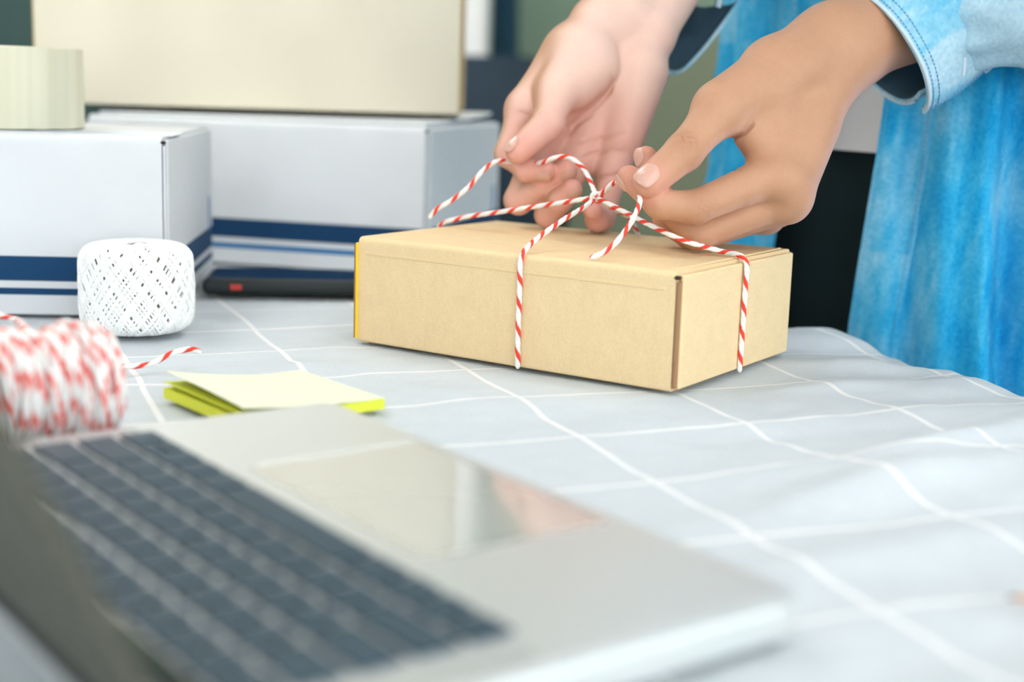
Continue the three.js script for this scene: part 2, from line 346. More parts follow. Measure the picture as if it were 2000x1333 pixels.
// a folding mailer: the wrapping board runs front-top-back, the end panels are let in; origin at the front right bottom corner, x to the right, -z to the back
function mailer(name, label, cat, corner, turn, W, D, H, m, opt = {}) {
  const g = thing(name, label, cat, corner, turn), t = 0.0032;
  const wrap = extrudeProfile(D, H, opt.r ?? 0.0045, W - 2 * t - 0.0012, 0.002);     // profile x = depth, drawn along z
  wrap.rotateY(Math.PI / 2);                                                      // z -> x, x -> -z
  wrap.translate(-(W - t - 0.0006), 0, 0);
  part('wrap', wrap, m.board, g);
  for (const s of [0, 1]) {
    const e = rbox(t, H - 0.003, D - 0.007, 0.0014, 3); e.translate(s ? -W + t / 2 : -t / 2, H / 2 - 0.0005, -D / 2 - 0.001);
    part('end_panel', e, m.face ?? m.board, g);
    const ed = box(0.0016, H - 0.008, 0.004); ed.translate(s ? -W + 0.0009 : -0.0022, H / 2 - 0.002, s ? -0.0019 : m.liner ? -0.0032 : -0.0022);
    part('board_edge', ed, m.edge, g, 'brown corrugated board edge');
  }
  const hole = new THREE.SphereGeometry(0.0021, 10, 8); hole.scale(1.0, 0.6, 1.2); hole.translate(-0.0028, H - 0.0035, -0.0012);
  part('corner_slot_shade', hole, slotShade, g);  // solid dark ball painted as the shade inside the corner hole
  if (m.liner) { const yl = rbox(0.0016, H - 0.006, 0.003, 0.0006); yl.translate(-W + 0.0030, H / 2 - 0.001, 0.0000); part('liner_edge', yl, m.liner, g, 'bright yellow liner edge'); }
  return g;
}
const BOX = { o: P(0.0953, 0, -0.7895), u: V(0.8329, 0, 0.5534), v: V(0.5534, 0, -0.8329), W: 0.2424, D: 0.1652, H: 0.0704 };
const onBox = (u, v, y) => BOX.o.clone().addScaledVector(BOX.u, u).addScaledVector(BOX.v, v).add(V(0, y, 0));
const yaw = (u) => Math.atan2(-u.z, u.x);
{
  const g = mailer('gift_box', 'brown cardboard parcel tied with red and white twine', 'box', BOX.o, yaw(BOX.u), BOX.W, BOX.D, BOX.H, { board: kraft, face: kraftFace, edge: kraftEdge, liner: std({ color: srgb(250, 206, 40), roughness: 0.6 }) });
  // fold ridge of the lid along the right end
  const rg = rbox(0.0022, 0.0012, BOX.D - 0.012, 0.0005); rg.translate(-0.0085, BOX.H + 0.0001, -BOX.D / 2); part('fold_ridge', rg, kraft, g);
  const rg2 = rbox(BOX.W - 0.02, 0.0018, 0.0008, 0.0004); rg2.translate(-BOX.W / 2, BOX.H - 0.0105, 0.00005); part('fold_ridge', rg2, kraft, g);
}
const whiteSoft = pnoise(256, 10, 21);
const whiteTex = tex(256, 256, (x, y) => { const w = (whiteSoft(x, y) - 0.5) * 5; return [228 + w, 230 + w, 231 + w]; }, true, [4, 4]);
const whiteBoard = std({ map: whiteTex, roughness: 0.6 }), whiteEdge = std({ color: srgb(205, 208, 212), roughness: 0.9 }), dimmedBoard = std({ map: whiteTex, color: new THREE.Color(0.84, 0.84, 0.845), roughness: 0.6 });  // last one: same white board darkened to offset stronger light on the nearer box
const navyInk = std({ color: srgb(0, 58, 98), roughness: 0.9 }), blueInk = std({ color: srgb(0, 108, 168), roughness: 0.85 });
function whiteBox(label, corner, turn, W, D, H, thin, board) {
  const g = mailer('white_box', label, 'box', corner, turn, W, D, H, { board, edge: whiteEdge }, { r: 0.006 });
  const strip = (len, h, y, x, z, along, mat, nm) => { const b = along ? box(0.0004, h, len) : box(len, h, 0.0004); b.translate(x, y, z); part(nm, b, mat, g, 'dark blue printed stripe'); };
  const x1 = 0.004;
  strip(W - x1 - 0.004, 0.0176, 0.0335, -(W + x1 - 0.004) / 2, 0.0001, 0, navyInk, 'printed_stripe');
  strip(W - x1 - 0.004, 0.0048, 0.0171, -(W + x1 - 0.004) / 2, 0.0001, 0, thin, 'printed_stripe');
  strip(D - 0.012, 0.0176, 0.0335, 0.0001, -D / 2, 1, navyInk, 'printed_stripe');
  strip(D - 0.012, 0.0048, 0.0171, 0.0001, -D / 2, 1, thin, 'printed_stripe');
  strip(0.006, 0.03, 0.054, 0.0001, -D + 0.022, 1, blueInk, 'printed_mark');
  return g;
}
{
  const A = { o: P(-0.2469, 0, -0.9906), th: -0.0832, H: 0.1281 };
  const a = whiteBox('white cardboard box with dark blue stripes under the roll of clear tape', A.o, -A.th, 0.34, 0.236, A.H, navyInk, dimmedBoard);
  const labelTex = tex(256, 128, (x, y) => { const bars = y > 20 && y < 108 && ((y >> 4) & 1) && x > 14 && x < 242 - ((y * 37) % 90); return bars ? [120, 146, 178] : [222, 228, 234]; });
  const lb = box(0.15, 0.0004, 0.055); lb.translate(-0.075, A.H + 0.0001, -0.05); part('shipping_label', lb, [whiteEdge, whiteEdge, std({ map: labelTex, roughness: 0.4 }), whiteEdge, whiteEdge, whiteEdge], a, 'pale paper label with grey blue lines');
  const B = { o: P(-0.0779, 0, -1.2389), th: 0.2568, H: 0.1325 };
  const b = whiteBox('white cardboard box with blue stripes under the large cream box', B.o, -B.th, 0.34, 0.234, B.H, blueInk, whiteBoard);
  const flap = shell((u, v) => V(-0.008 - u * 0.324, B.H + 0.0006 + 0.0066 * Math.pow(v, 2.2) * (1 - 0.15 * Math.sin(u * 3)), -0.012 - v * 0.214), 24, 16, 0.0026); flap.scale(1, 1, 1);
  part('lid_flap', flap, whiteBoard, b, 'slightly lifted white lid flap');
  // the big cream box
  const cream = std({ map: tex(256, 256, (x, y) => { const w = (whiteSoft(x, y) - 0.5) * 7; return [226 + w, 216 + w, 193 + w]; }, true, [2, 2]), roughness: 0.75 });
  const creamEdge = std({ color: srgb(206, 176, 130), roughness: 0.9 });
  const cb = P(-0.0555, 0.1412, -1.335);
  const c = thing('cream_box', 'large plain cream cardboard box stacked on top of the white boxes', 'box', cb, 0.028);
  const CW = 0.398, CD = 0.26, CH = 0.27;
  const ex = extrudeProfile(CD, CH, 0.004, CW - 0.004, 0.004); ex.rotateY(Math.PI / 2); ex.translate(-CW + 0.002, 0, 0); part('wrap', ex, cream, c);
  for (const s of [0, 1]) { const e = rbox(0.003, CH - 0.003, CD - 0.004, 0.0012, 3); e.translate(s ? -CW + 0.0012 : -0.0012, CH / 2, -CD / 2); part('end_panel', e, creamEdge, c, 'tan raw board end'); }
  for (const s of [0, 1]) { const e = rbox(CW - 0.006, 0.003, CD / 2 - 0.003, 0.001); e.translate(-CW / 2, CH + 0.0012, -CD * (s ? 0.75 : 0.25)); part('lid_flap', e, cream, c); }
}

// ---------------------------------------------------------------- roll of clear tape
{
  const c = at(17, 248, 1.065); const base = V(c.x, TOP + 0.1288, c.z);
  const t = thing('tape_roll', 'roll of clear packing tape lying on the white box', 'tape', base);
  const prof = [[0.0385, 0.0008], [0.0545, 0], [0.0557, 0.0012], [0.0557, 0.0588], [0.0545, 0.06], [0.0385, 0.0592], [0.0385, 0.0008]].map(([x, y]) => new THREE.Vector2(x, y));
  const streak = pnoise(512, 26, 31), fine = pnoise(512, 90, 32);
  const tt = tex(512, 128, (x, y) => { const w = (streak(x + y * 0.05, 10) - 0.5) * 12 + (fine(x - y * 0.1, 40) - 0.5) * 10; return [206 + w, 201 + w, 174 + w * 1.2]; });
  part('tape_layers', new THREE.LatheGeometry(prof, 96), phys({ map: tt, roughness: 0.4, clearcoat: 0.25, clearcoatRoughness: 0.25 }), t, 'pale yellow clear tape layers');
  const core = [[0.036, 0.0004], [0.0384, 0.0004], [0.0384, 0.0596], [0.036, 0.0596], [0.036, 0.0004]].map(([x, y]) => new THREE.Vector2(x, y));
  part('core', new THREE.LatheGeometry(core, 64), std({ color: srgb(196, 172, 132), roughness: 0.9 }), t, 'brown cardboard core');
  // the loose end of the tape
  part('tape_end', shell((u, v) => { const a = 3.5 + u * 0.22, r = 0.0558 + 0.0016 * u * u; return V(Math.sin(a) * r, 0.0012 + v * 0.0576, Math.cos(a) * r); }, 10, 6, 0.0003), phys({ color: srgb(226, 222, 196), roughness: 0.15, clearcoat: 0.8 }), t, 'slightly lifted tape end');
}

// ---------------------------------------------------------------- twine
const RED = [0.80, 0.055, 0.03], WHITE = [0.86, 0.85, 0.82];
const twineBump = tex(64, 64, (x, y) => { const c = 128 + 60 * Math.sin((x * 3 + y) * 0.4) + 40 * nz(x * 0.3, y * 0.3); return [c, c, c]; }, false);
const twineMat = std({ vertexColors: true, roughness: 0.9 });
function twineGeo(points, R = 0.0019, pitch = 0.031, phase = 0, step = 0.0006, ring = 24, taper = true) {
  const curve = points.isCurve ? points : new THREE.CatmullRomCurve3(points, false, 'centripetal');
  const len = curve.getLength(), n = Math.max(4, Math.round(len / step));
  const fr = curve.computeFrenetFrames(n, false), pos = [], col = [], uv = [], idx = [];
  for (let i = 0; i <= n; i++) {
    const p = curve.getPointAt(i / n), s = len * i / n, ph = phase + s / pitch * Math.PI * 2, N = fr.normals[i], B = fr.binormals[i];
    const endk = taper ? Math.min(1, Math.min(s, len - s) / 0.0015 * 0.5 + 0.5) : 1;
    for (let k = 0; k < ring; k++) {
      const a = k / ring * Math.PI * 2, q = ((a + ph) / (Math.PI * 2) % 1 + 1) % 1, lobe = q < 0.34 ? Math.sin(q / 0.34 * Math.PI) : Math.abs(Math.sin((q - 0.34) / 0.33 * Math.PI));
      const r = R * endk * (0.84 + 0.18 * lobe) * (1 + 0.03 * nz(s * 900, a * 2, phase));
      pos.push(p.x + (N.x * Math.cos(a) + B.x * Math.sin(a)) * r, p.y + (N.y * Math.cos(a) + B.y * Math.sin(a)) * r, p.z + (N.z * Math.cos(a) + B.z * Math.sin(a)) * r);
      const c = q < 0.34 ? RED : WHITE, sh = 1 - 0.05 * Math.abs(nz(s * 2500, a * 6, 3)); col.push(c[0] * sh, c[1] * sh, c[2] * sh); uv.push(s * 100, k / ring);
    }
  }
  for (let i = 0; i < n; i++) for (let k = 0; k < ring; k++) { const a = i * ring + k, b = i * ring + (k + 1) % ring, c = a + ring, d = b + ring; idx.push(a, b, d, a, d, c); }
  for (const [o, fl] of [[0, 1], [n * ring, 0]]) for (let k = 1; k < ring - 1; k++) fl ? idx.push(o, o + k + 1, o + k) : idx.push(o, o + k, o + k + 1);
  const g = new THREE.BufferGeometry();
  g.setAttribute('position', new THREE.Float32BufferAttribute(pos, 3)); g.setAttribute('color', new THREE.Float32BufferAttribute(col, 3)); g.setAttribute('uv', new THREE.Float32BufferAttribute(uv, 2));
  g.setIndex(idx); g.computeVertexNormals(); return g;
}
{
  const K = at(1165, 386, 0.927), r = 0.002;
  const root = thing('bakers_twine', 'red and white twine tied around the brown parcel and held by the hands', 'twine', onBox(-0.12, 0.083, BOX.H));
  const strand = (nm, pts, ph, lab) => wpart(nm, twineGeo(pts, 0.0017, 0.0158, ph), twineMat, root, root, lab);
  const H = BOX.H + r, W = BOX.W, D = BOX.D;
  strand('strand', [onBox(-0.1085, -r * 0.8, -0.0005), onBox(-0.1088, -r, 0.02), onBox(-0.1086, -r * 1.0, 0.05), onBox(-0.1087, -r * 0.9, H - 0.005), onBox(-0.109, 0.0015, H - 0.0008), at(1050, 466, 0.876), at(1100, 430, 0.898), at(1145, 402, 0.919), K], 0.6);
  strand('strand', [onBox(r * 0.8, 0.084, -0.0005), onBox(r, 0.0838, 0.025), onBox(r * 1.1, 0.0836, 0.05), onBox(r, 0.0834, H - 0.004), onBox(-0.0012, 0.0834, H - 0.0002), at(1408, 491, 0.877), at(1335, 470, 0.866), at(1270, 440, 0.880), at(1210, 409, 0.907), K], 2.2);
  strand('strand', [onBox(-W - r, 0.096, 0.0005), onBox(-W - r, 0.096, H - 0.004), onBox(-W + 0.001, 0.0955, H - 0.0002), at(900, 426, 0.995), at(985, 413, 0.973), at(1070, 400, 0.95), at(1130, 391, 0.935), K], 1.0);
  strand('strand', [onBox(-0.12, D + r, 0.0005), onBox(-0.12, D + r, H - 0.004), onBox(-0.12, D - 0.001, H - 0.0002), at(1235, 433, 0.985), at(1195, 405, 0.95), K], 0.2);
  strand('loop', [K, at(1152, 352, 0.938), at(1135, 324, 0.948), at(1110, 307, 0.952), at(1085, 308, 0.955), at(1060, 317, 0.9650), at(1040, 318, 0.980), at(1003, 318, 0.984), at(972, 315, 0.973), at(945, 332, 0.965), at(915, 366, 0.965), at(880, 393, 0.968), at(853, 409, 0.972), at(838, 427, 0.976)], 0.1, 'twine loop pinched by one hand with its loose end');
  strand('loop', [K, at(1182, 372, 0.917), at(1198, 358, 0.907), at(1212, 352, 0.895), at(1235, 368, 0.874), at(1250, 384, 0.855), at(1243, 415, 0.841), at(1225, 446, 0.839), at(1203, 474, 0.838), at(1178, 494, 0.836), at(1152, 505, 0.836)], 2.6, 'twine loop pinched by the other hand with its loose end');
  // the knot
  const kp = []; for (let i = 0; i <= 26; i++) { const a = i / 26 * Math.PI * 4.4, q = 0.0026 + 0.0006 * Math.sin(a * 2.3); kp.push(K.clone().addScaledVector(CX, Math.cos(a) * q).addScaledVector(CY, Math.sin(a) * q * 0.8).addScaledVector(CZ, 0.0012 + 0.0022 * Math.sin(a * 0.9))); }
  strand('knot', kp, 4.0);
}

// ---------------------------------------------------------------- spools
// one string wound over a rounded body: profile(t) -> [radius, height], t from bottom hub to top hub
function woundPath(prof, turnsPerPass, passes, n, jit) {
  const pts = []; let th = 0;
  for (let k = 0; k < passes; k++) {
    const dth = turnsPerPass * (1 + jit * (rnd() - 0.5)), lift = rr(-0.0007, 0.0009);
    for (let i = 0; i < n; i++) { const t = k % 2 ? 1 - i / n : i / n, [r, h] = prof(t), a = th + dth * Math.PI * 2 * i / n; pts.push(V(Math.cos(a) * (r + lift), h, Math.sin(a) * (r + lift))); }
    th += dth * Math.PI * 2 + (0.03 * (rnd() - 0.5));
  }
  return pts;
}
function stringTube(pts, rad, ring, colf) {
  const pos = [], idx = [], col = [], nor = []; let s = 0; const t = V(), n = V(), b = V(), up = V();
  for (let i = 0; i < pts.length; i++) {
    const a = pts[Math.max(0, i - 1)], c = pts[Math.min(pts.length - 1, i + 1)]; t.copy(c).sub(a).normalize(); if (i) s += pts[i].distanceTo(pts[i - 1]);
    up.copy(pts[i]).setY(pts[i].y * 0.3); n.copy(up).addScaledVector(t, -up.dot(t)).normalize(); b.crossVectors(t, n);
    for (let k = 0; k < ring; k++) {
      const q = k / ring * Math.PI * 2, x = n.x * Math.cos(q) + b.x * Math.sin(q), y = n.y * Math.cos(q) + b.y * Math.sin(q), z = n.z * Math.cos(q) + b.z * Math.sin(q);
      pos.push(pts[i].x + x * rad, pts[i].y + y * rad, pts[i].z + z * rad); nor.push(x, y, z);
      if (colf) col.push(...colf(s, q));
    }
  }
  for (let i = 0; i < pts.length - 1; i++) for (let k = 0; k < ring; k++) { const a = i * ring + k, bb = i * ring + (k + 1) % ring; idx.push(a, bb, bb + ring, a, bb + ring, a + ring); }
  const g = new THREE.BufferGeometry(); g.setAttribute('position', new THREE.Float32BufferAttribute(pos, 3)); g.setAttribute('normal', new THREE.Float32BufferAttribute(nor, 3));
  if (colf) g.setAttribute('color', new THREE.Float32BufferAttribute(col, 3)); g.setIndex(idx); return g;
}
{
  // white cotton spool standing on its end
  const base = P(-0.2555, 0, -0.937);
  const sp = thing('white_twine_spool', 'upright spool of white cotton twine beside the striped white box', 'spool', base);
  const R = 0.0365, H = 0.059, rc = 0.011;
  const path = [[0.008, 0.0012], [R - rc, 0.0012]];
  for (let i = 0; i <= 6; i++) { const a = -Math.PI / 2 + i / 6 * Math.PI / 2; path.push([R - rc + Math.cos(a) * rc, rc + 0.0012 + Math.sin(a) * rc]); }
  for (let i = 1; i < 10; i++) path.push([R + 0.0006 * Math.sin(i / 10 * Math.PI), rc + (H - 2 * rc) * i / 10]);
  for (let i = 0; i <= 6; i++) { const a = i / 6 * Math.PI / 2; path.push([R - rc + Math.cos(a) * rc, H - rc + Math.sin(a) * rc]); }
  path.push([0.008, H - 0.0005]);
  const cum = [0]; for (let i = 1; i < path.length; i++) cum.push(cum[i - 1] + Math.hypot(path[i][0] - path[i - 1][0], path[i][1] - path[i - 1][1]));
  const prof = (t) => { const s = t * cum.at(-1); let i = 1; while (i < path.length - 1 && cum[i] < s) i++; const f = (s - cum[i - 1]) / (cum[i] - cum[i - 1]); return [path[i - 1][0] + (path[i][0] - path[i - 1][0]) * f, path[i - 1][1] + (path[i][1] - path[i - 1][1]) * f]; };
  const coreP = path.map(([x, y]) => new THREE.Vector2(Math.max(0.0075, x - 0.0022), clamp(y, 0.002, H - 0.0025)));
  part('inner_core', new THREE.LatheGeometry([...coreP, coreP[0]], 48), std({ color: srgb(190, 172, 154), roughness: 1 }), sp, 'beige inner layers');
  part('winding', stringTube(woundPath(prof, 0.316, 210, 40, 0.035), 0.00098, 6), std({ color: srgb(244, 245, 243), roughness: 0.9 }), sp, 'white criss-cross winding');
  part('loose_end', stringTube([V(0.014, H + 0.0006, 0.016), V(0.012, H + 0.002, 0.022), V(0.009, H + 0.0032, 0.027), V(0.006, H + 0.002, 0.030), V(0.004, H - 0.003, 0.0335), V(0.003, H - 0.012, 0.0372)], 0.0011, 6), std({ color: srgb(244, 245, 243), roughness: 0.9 }), sp);
}
{
  // red and white spool lying on its side
  const R = 0.0278, L = 0.105, dir = V(0.83, 0, -0.56).normalize();
  const end = at(226, 735, 0.668); const c = V(end.x, 0, end.z).addScaledVector(dir, -L / 2); const base = V(c.x, TOP, c.z);
  const sp = thing('striped_twine_spool', 'spool of red and white striped twine lying on its side behind the laptop', 'spool', base);
  const q = new THREE.Quaternion().setFromUnitVectors(V(0, 1, 0), dir);
  const rc = 0.008;
  const prof = (t) => { const y = (t - 0.5) * (L - 0.004), e = L / 2 - 0.002 - Math.abs(y), r = e > rc ? R : R - rc + Math.sqrt(Math.max(0, rc * rc - (rc - e) ** 2)); return [r - 0.0032 + 0.0012 * Math.sin(t * 17), y]; };
  const cf = (s, a) => ((s / 0.0185 + a / (Math.PI * 2)) % 1 + 1) % 1 < 0.30 ? RED : WHITE;
  const layers = [];
  for (const [turns, passes, off] of [[9, 4, 0], [6.4, 6, 0.0012], [4.6, 7, 0.0022]]) layers.push(stringTube(woundPath((t) => { const [r, h] = prof(t); return [r + off, h]; }, turns, passes, Math.round(turns * 100), 0.2), 0.0016, 8, cf));
  const wind = mergeGeometries(layers); wind.applyQuaternion(q); wind.translate(0, R + 0.0012, 0);
  part('winding', wind, twineMat, sp, 'red and white striped winding');
  const coreP = [[0, -L / 2], [0.011, -L / 2], [0.012, -L / 2 + 0.002], [R - 0.010, -L / 2 + 0.003], [R - 0.004, -L / 2 + 0.010], [R - 0.004, L / 2 - 0.010], [R - 0.010, L / 2 - 0.003], [0.012, L / 2 - 0.002], [0.011, L / 2], [0, L / 2]].map(([x, y]) => new THREE.Vector2(x, y));
  const core = new THREE.LatheGeometry(coreP, 48); core.applyQuaternion(q); core.translate(0, R + 0.0012, 0);
  part('inner_core', core, std({ color: srgb(226, 222, 216), roughness: 1 }), sp, 'off-white core');
  const tail = (pts, ph) => { const g = twineGeo(pts, 0.0017, 0.0158, ph); g.translate(-base.x, -base.y, -base.z); part('twine_tail', g, twineMat, sp, 'loose end of striped twine'); };
  tail([at(170, 712, 0.765), at(215, 716, 0.80), at(262, 716, 0.815), at(296, 711, 0.82), at(330, 693, 0.825), at(355, 685, 0.83), at(378, 683, 0.833), at(393, 690, 0.835)], 0.3);
  tail([at(80, 668, 0.68), at(50, 640, 0.70), at(20, 622, 0.74), at(-20, 612, 0.74), at(-70, 612, 0.74), at(-130, 640, 0.74)], 1.3);
}

// ---------------------------------------------------------------- sticky notes, phone, pencil
{
  const left = P(-0.188, 0, -0.738), ax = V(0.765, 0, -0.644).normalize(), bx = V(0.644, 0, 0.765).normalize(); // ax: left -> back corner, bx: left -> front corner
  const base = left.clone().addScaledVector(ax, 0.043).addScaledVector(bx, 0.043), turn = Math.atan2(-ax.z, ax.x);
  const st = thing('sticky_note_pad', 'pale yellow sticky note pad with a lifted top sheet', 'notepad', base, turn);
  const lime = std({ color: srgb(222, 226, 66), roughness: 0.75 }), pale = std({ color: srgb(226, 228, 200), roughness: 0.8 });
  part('page_block', moved(rbox(0.086, 0.0058, 0.086, 0.0004, 1), 0, 0.0029, 0), lime, st, 'lime yellow page block');
  const lift = (u, v) => 0.0062 + 0.009 * Math.pow(clamp(1 - u * 1.25), 1.6) * (0.35 + 0.65 * clamp(1 - v * 0.9)) + 0.0016 * Math.sin(v * 2) * (1 - u);
  part('top_sheet', shell((u, v) => V((u - 0.5) * 0.086 + 0.001 * (1 - u), lift(u, 1 - v), (0.5 - v) * 0.086 * (1 - 0.0 * u)), 24, 16, 0.0002), pale, st, 'pale yellow top sheet curling up');
  part('second_sheet', shell((u, v) => V((u - 0.5) * 0.086, 0.0060 + (lift(u, 1 - v) - 0.0062) * 0.35, (0.5 - v) * 0.086), 20, 12, 0.0002), lime, st);
}
{
  const a = P(-0.2465, 0, -1.122), dir = V(0.99, 0, -0.11).normalize();
  const ph = thing('phone', 'black phone in a dark case lying at the foot of the white box', 'phone', a.clone().addScaledVector(dir, 0.075), Math.atan2(-dir.z, dir.x));
  const dark = std({ color: srgb(22, 30, 32), roughness: 0.55 });
  part('case', moved(rbox(0.158, 0.0125, 0.074, 0.0055, 4), 0, 0.0063, -0.012), dark, ph);
  part('screen', moved(rbox(0.148, 0.0012, 0.064, 0.0005), 0, 0.0124, -0.012), phys({ color: srgb(20, 26, 32), roughness: 0.08, clearcoat: 1 }), ph, 'glossy dark screen');
  part('button', moved(rbox(0.009, 0.0045, 0.0016, 0.0006), -0.052, 0.0066, 0.0253), std({ color: srgb(206, 62, 50), roughness: 0.5 }), ph, 'small red side button');
}
{
  const tip = at(1962, 1170, 0.485), base = V(tip.x, TOP, tip.z);
  const pc = thing('pencil', 'brown wooden pencil lying alone on the bare part of the tablecloth', 'pencil', base, -0.18);
  const y = 0.0040;
  const cn = new THREE.ConeGeometry(0.0036, 0.016, 24); cn.rotateZ(Math.PI / 2); cn.translate(0.0095, y, 0); part('sharpened_wood', cn, std({ color: srgb(206, 150, 104), roughness: 0.8 }), pc);
  const ld = new THREE.ConeGeometry(0.0011, 0.004, 12); ld.rotateZ(Math.PI / 2); ld.translate(0.002, y, 0); part('lead', ld, std({ color: srgb(120, 84, 62), roughness: 0.5 }), pc);
  const bd = new THREE.CylinderGeometry(0.0038, 0.0038, 0.14, 6); bd.rotateX(0); bd.rotateZ(Math.PI / 2); bd.translate(0.0875, y, 0); part('shaft', bd, std({ color: srgb(186, 128, 84), roughness: 0.55 }), pc);
}

// ---------------------------------------------------------------- laptop
{
  // origin at the corner of the palm rest nearest the box; +x along the front edge (towards the camera), +z towards the hinge
  const u = V(0.5997, 0, 0.8002), w = V(-0.8002, 0, 0.5997);
  const base = P(-0.0889, 0, -0.6752);
  const lp = thing('laptop', 'silver laptop with dark keys open in the foreground', 'laptop', base, Math.atan2(-u.z, u.x));
  const alu = std({ color: srgb(226, 229, 227), metalness: 0.7, roughness: 0.38 }), shadedLidAlu = std({ color: srgb(90, 89, 78), metalness: 0.6, roughness: 0.5 });  // lid metal is the base aluminium with its shade put into the colour
  const keyMat = std({ color: srgb(38, 64, 78), roughness: 0.5 }), wellMat = std({ color: srgb(12, 17, 20), roughness: 0.7 }), pad = phys({ color: srgb(214, 216, 213), metalness: 0.55, roughness: 0.16, clearcoat: 0.8, clearcoatRoughness: 0.05 });
  const W = 0.309, D = 0.212, T = 0.0149;
  const rr2 = (x, y, w_, h, r) => { const s = new THREE.Shape(); s.moveTo(x + r, y); s.lineTo(x + w_ - r, y); s.quadraticCurveTo(x + w_, y, x + w_, y + r); s.lineTo(x + w_, y + h - r); s.quadraticCurveTo(x + w_, y + h, x + w_ - r, y + h); s.lineTo(x + r, y + h); s.quadraticCurveTo(x, y + h, x, y + h - r); s.lineTo(x, y + r); s.quadraticCurveTo(x, y, x + r, y); return s; };
  const flat = (shape, h, bev) => { const g = new THREE.ExtrudeGeometry(shape, { depth: h - 2 * bev, bevelEnabled: bev > 0, bevelThickness: bev, bevelSize: bev, bevelOffset: -bev, bevelSegments: 3, curveSegments: 10 }); g.rotateX(Math.PI / 2); g.translate(0, h - bev, 0); return g; };  // shape (x, y) -> (x, z)
  // base with a cut for the trackpad left by building deck around it: the pad sits a hair below the deck
  const deckShape = rr2(0, 0, W, D, 0.010);
  const padHole = rr2(0.085, 0.004, 0.134, 0.083, 0.004);
  part('base', (() => { const g = flat(deckShape, T - 0.0016, 0.0022); g.translate(0, 0.0006, 0); return g; })(), alu, lp);
  const top = deckShape.clone(); top.holes.push(new THREE.Path(padHole.getPoints(8)));
  part('deck', (() => { const g = flat(top, 0.0012, 0.0003); g.translate(0, T - 0.0004, 0); return g; })(), alu, lp);
  part('trackpad', (() => { const g = flat(rr2(0.0856, 0.0046, 0.1328, 0.0818, 0.0036), 0.001, 0.0002); g.translate(0, T - 0.00045, 0); return g; })(), pad, lp, 'smooth glass trackpad');
  for (const [x, z] of [[0.02, 0.02], [0.284, 0.02], [0.02, 0.19], [0.284, 0.19]]) part('rubber_foot', moved(new THREE.CylinderGeometry(0.006, 0.006, 0.0016, 16), x, 0.0003, z), wellMat, lp);
  // keyboard: rows counted from the palm rest, key widths from the user's right to left
  const y0 = T + 0.0008, pitch = 0.0186, unit = 0.273 / 14.5, z0 = 0.098, x0 = 0.0155;
  const rows = [[1, 'v', 1, 1, 1.25, 5, 1.25, 1, 1, 1], [2.25, 1, 1, 1, 1, 1, 1, 1, 1, 1, 1, 2.25], [1.75, 1, 1, 1, 1, 1, 1, 1, 1, 1, 1, 1, 1.75], [1, 1, 1, 1, 1, 1, 1, 1, 1, 1, 1, 1, 1, 1.5], [1.5, 1, 1, 1, 1, 1, 1, 1, 1, 1, 1, 1, 1, 1]];
  const geoms = {};
  const keyGeo = (kw, kd) => geoms[kw.toFixed(4) + kd.toFixed(4)] ??= (() => { const g = new RoundedBoxGeometry(kw, 0.0014, kd, 2, 0.0006); return g; })();
  rows.forEach((row, r) => {
    let x = x0; const z = z0 + (r + 0.5) * pitch;
    for (const k of row) {
      if (k === 'v') { for (const s of [-1, 1]) { const g = keyGeo(unit - 0.0018, 0.0072); const m = part('key', g, keyMat, lp); m.position.set(x + unit / 2, y0 + 0.0010, z + s * 0.0042); } x += unit; continue; }
      const kw = k * unit;
      const m = part('key', keyGeo(kw - 0.0034, pitch - 0.0029), keyMat, lp); m.position.set(x + kw / 2, y0 + 0.0010, z);
      x += kw;
    }
  });
  part('touch_strip', moved(rbox(0.273, 0.0011, 0.0092, 0.0004), x0 + 0.1365, y0 + 0.0007, z0 + 5 * pitch + 0.005), phys({ color: srgb(20, 26, 30), roughness: 0.1, clearcoat: 1 }), lp, 'glossy black strip above the keys');
  for (const s of [0, 1]) {                                     // speaker grilles
    const dots = []; for (let i = 0; i < 4; i++) for (let j = 0; j < 36; j++) { const c = new THREE.CylinderGeometry(0.0004, 0.0004, 0.0002, 5); c.translate((s ? W - 0.0115 : 0.0055) + i * 0.002, y0 + 0.0001, 0.104 + j * 0.0025); dots.push(c); }
    tag(part('speaker_grille', mergeGeometries(dots), wellMat, lp), null, null, null, 'stuff');
  }
  // lid, opened to about 113 degrees
  const A = 114 * Math.PI / 180;
  const lid = new THREE.Group(); lid.name = 'lid'; lid.position.set(0, T - 0.002, D - 0.001); lid.rotation.x = -(Math.PI - A) + Math.PI; lp.add(lid);
  // closed lid would lie over -z; local shape extends along -z after rotation handled below
  lid.rotation.x = A - Math.PI;                                   // local +z points away from the deck when flat
  lid.rotation.x = -(Math.PI - A);
  const lshape = rr2(0, 0, W, 0.208, 0.011);
  const lg = flat(lshape, 0.0052, 0.0016); lg.translate(0, -0.0026, 0.004); part('lid_shell', lg, shadedLidAlu, lid, 'metal lid back darkened for its shade');
  const bz = flat(rr2(0.003, 0.003, W - 0.006, 0.202, 0.009), 0.0012, 0.0003); bz.translate(0, 0.0022, 0.004); part('bezel', bz, std({ color: srgb(18, 20, 22), roughness: 0.25 }), lid);
  const scn = flat(rr2(0.009, 0.014, W - 0.018, 0.184, 0.002), 0.0006, 0); scn.translate(0, 0.0032, 0.004); part('screen', scn, phys({ color: srgb(14, 18, 22), roughness: 0.08, clearcoat: 1 }), lid, 'dark glossy screen');
  const hg = new THREE.CylinderGeometry(0.0046, 0.0046, 0.24, 20); hg.rotateZ(Math.PI / 2); hg.translate(W / 2, 0, 0.0012); part('hinge', hg, wellMat, lid);
}

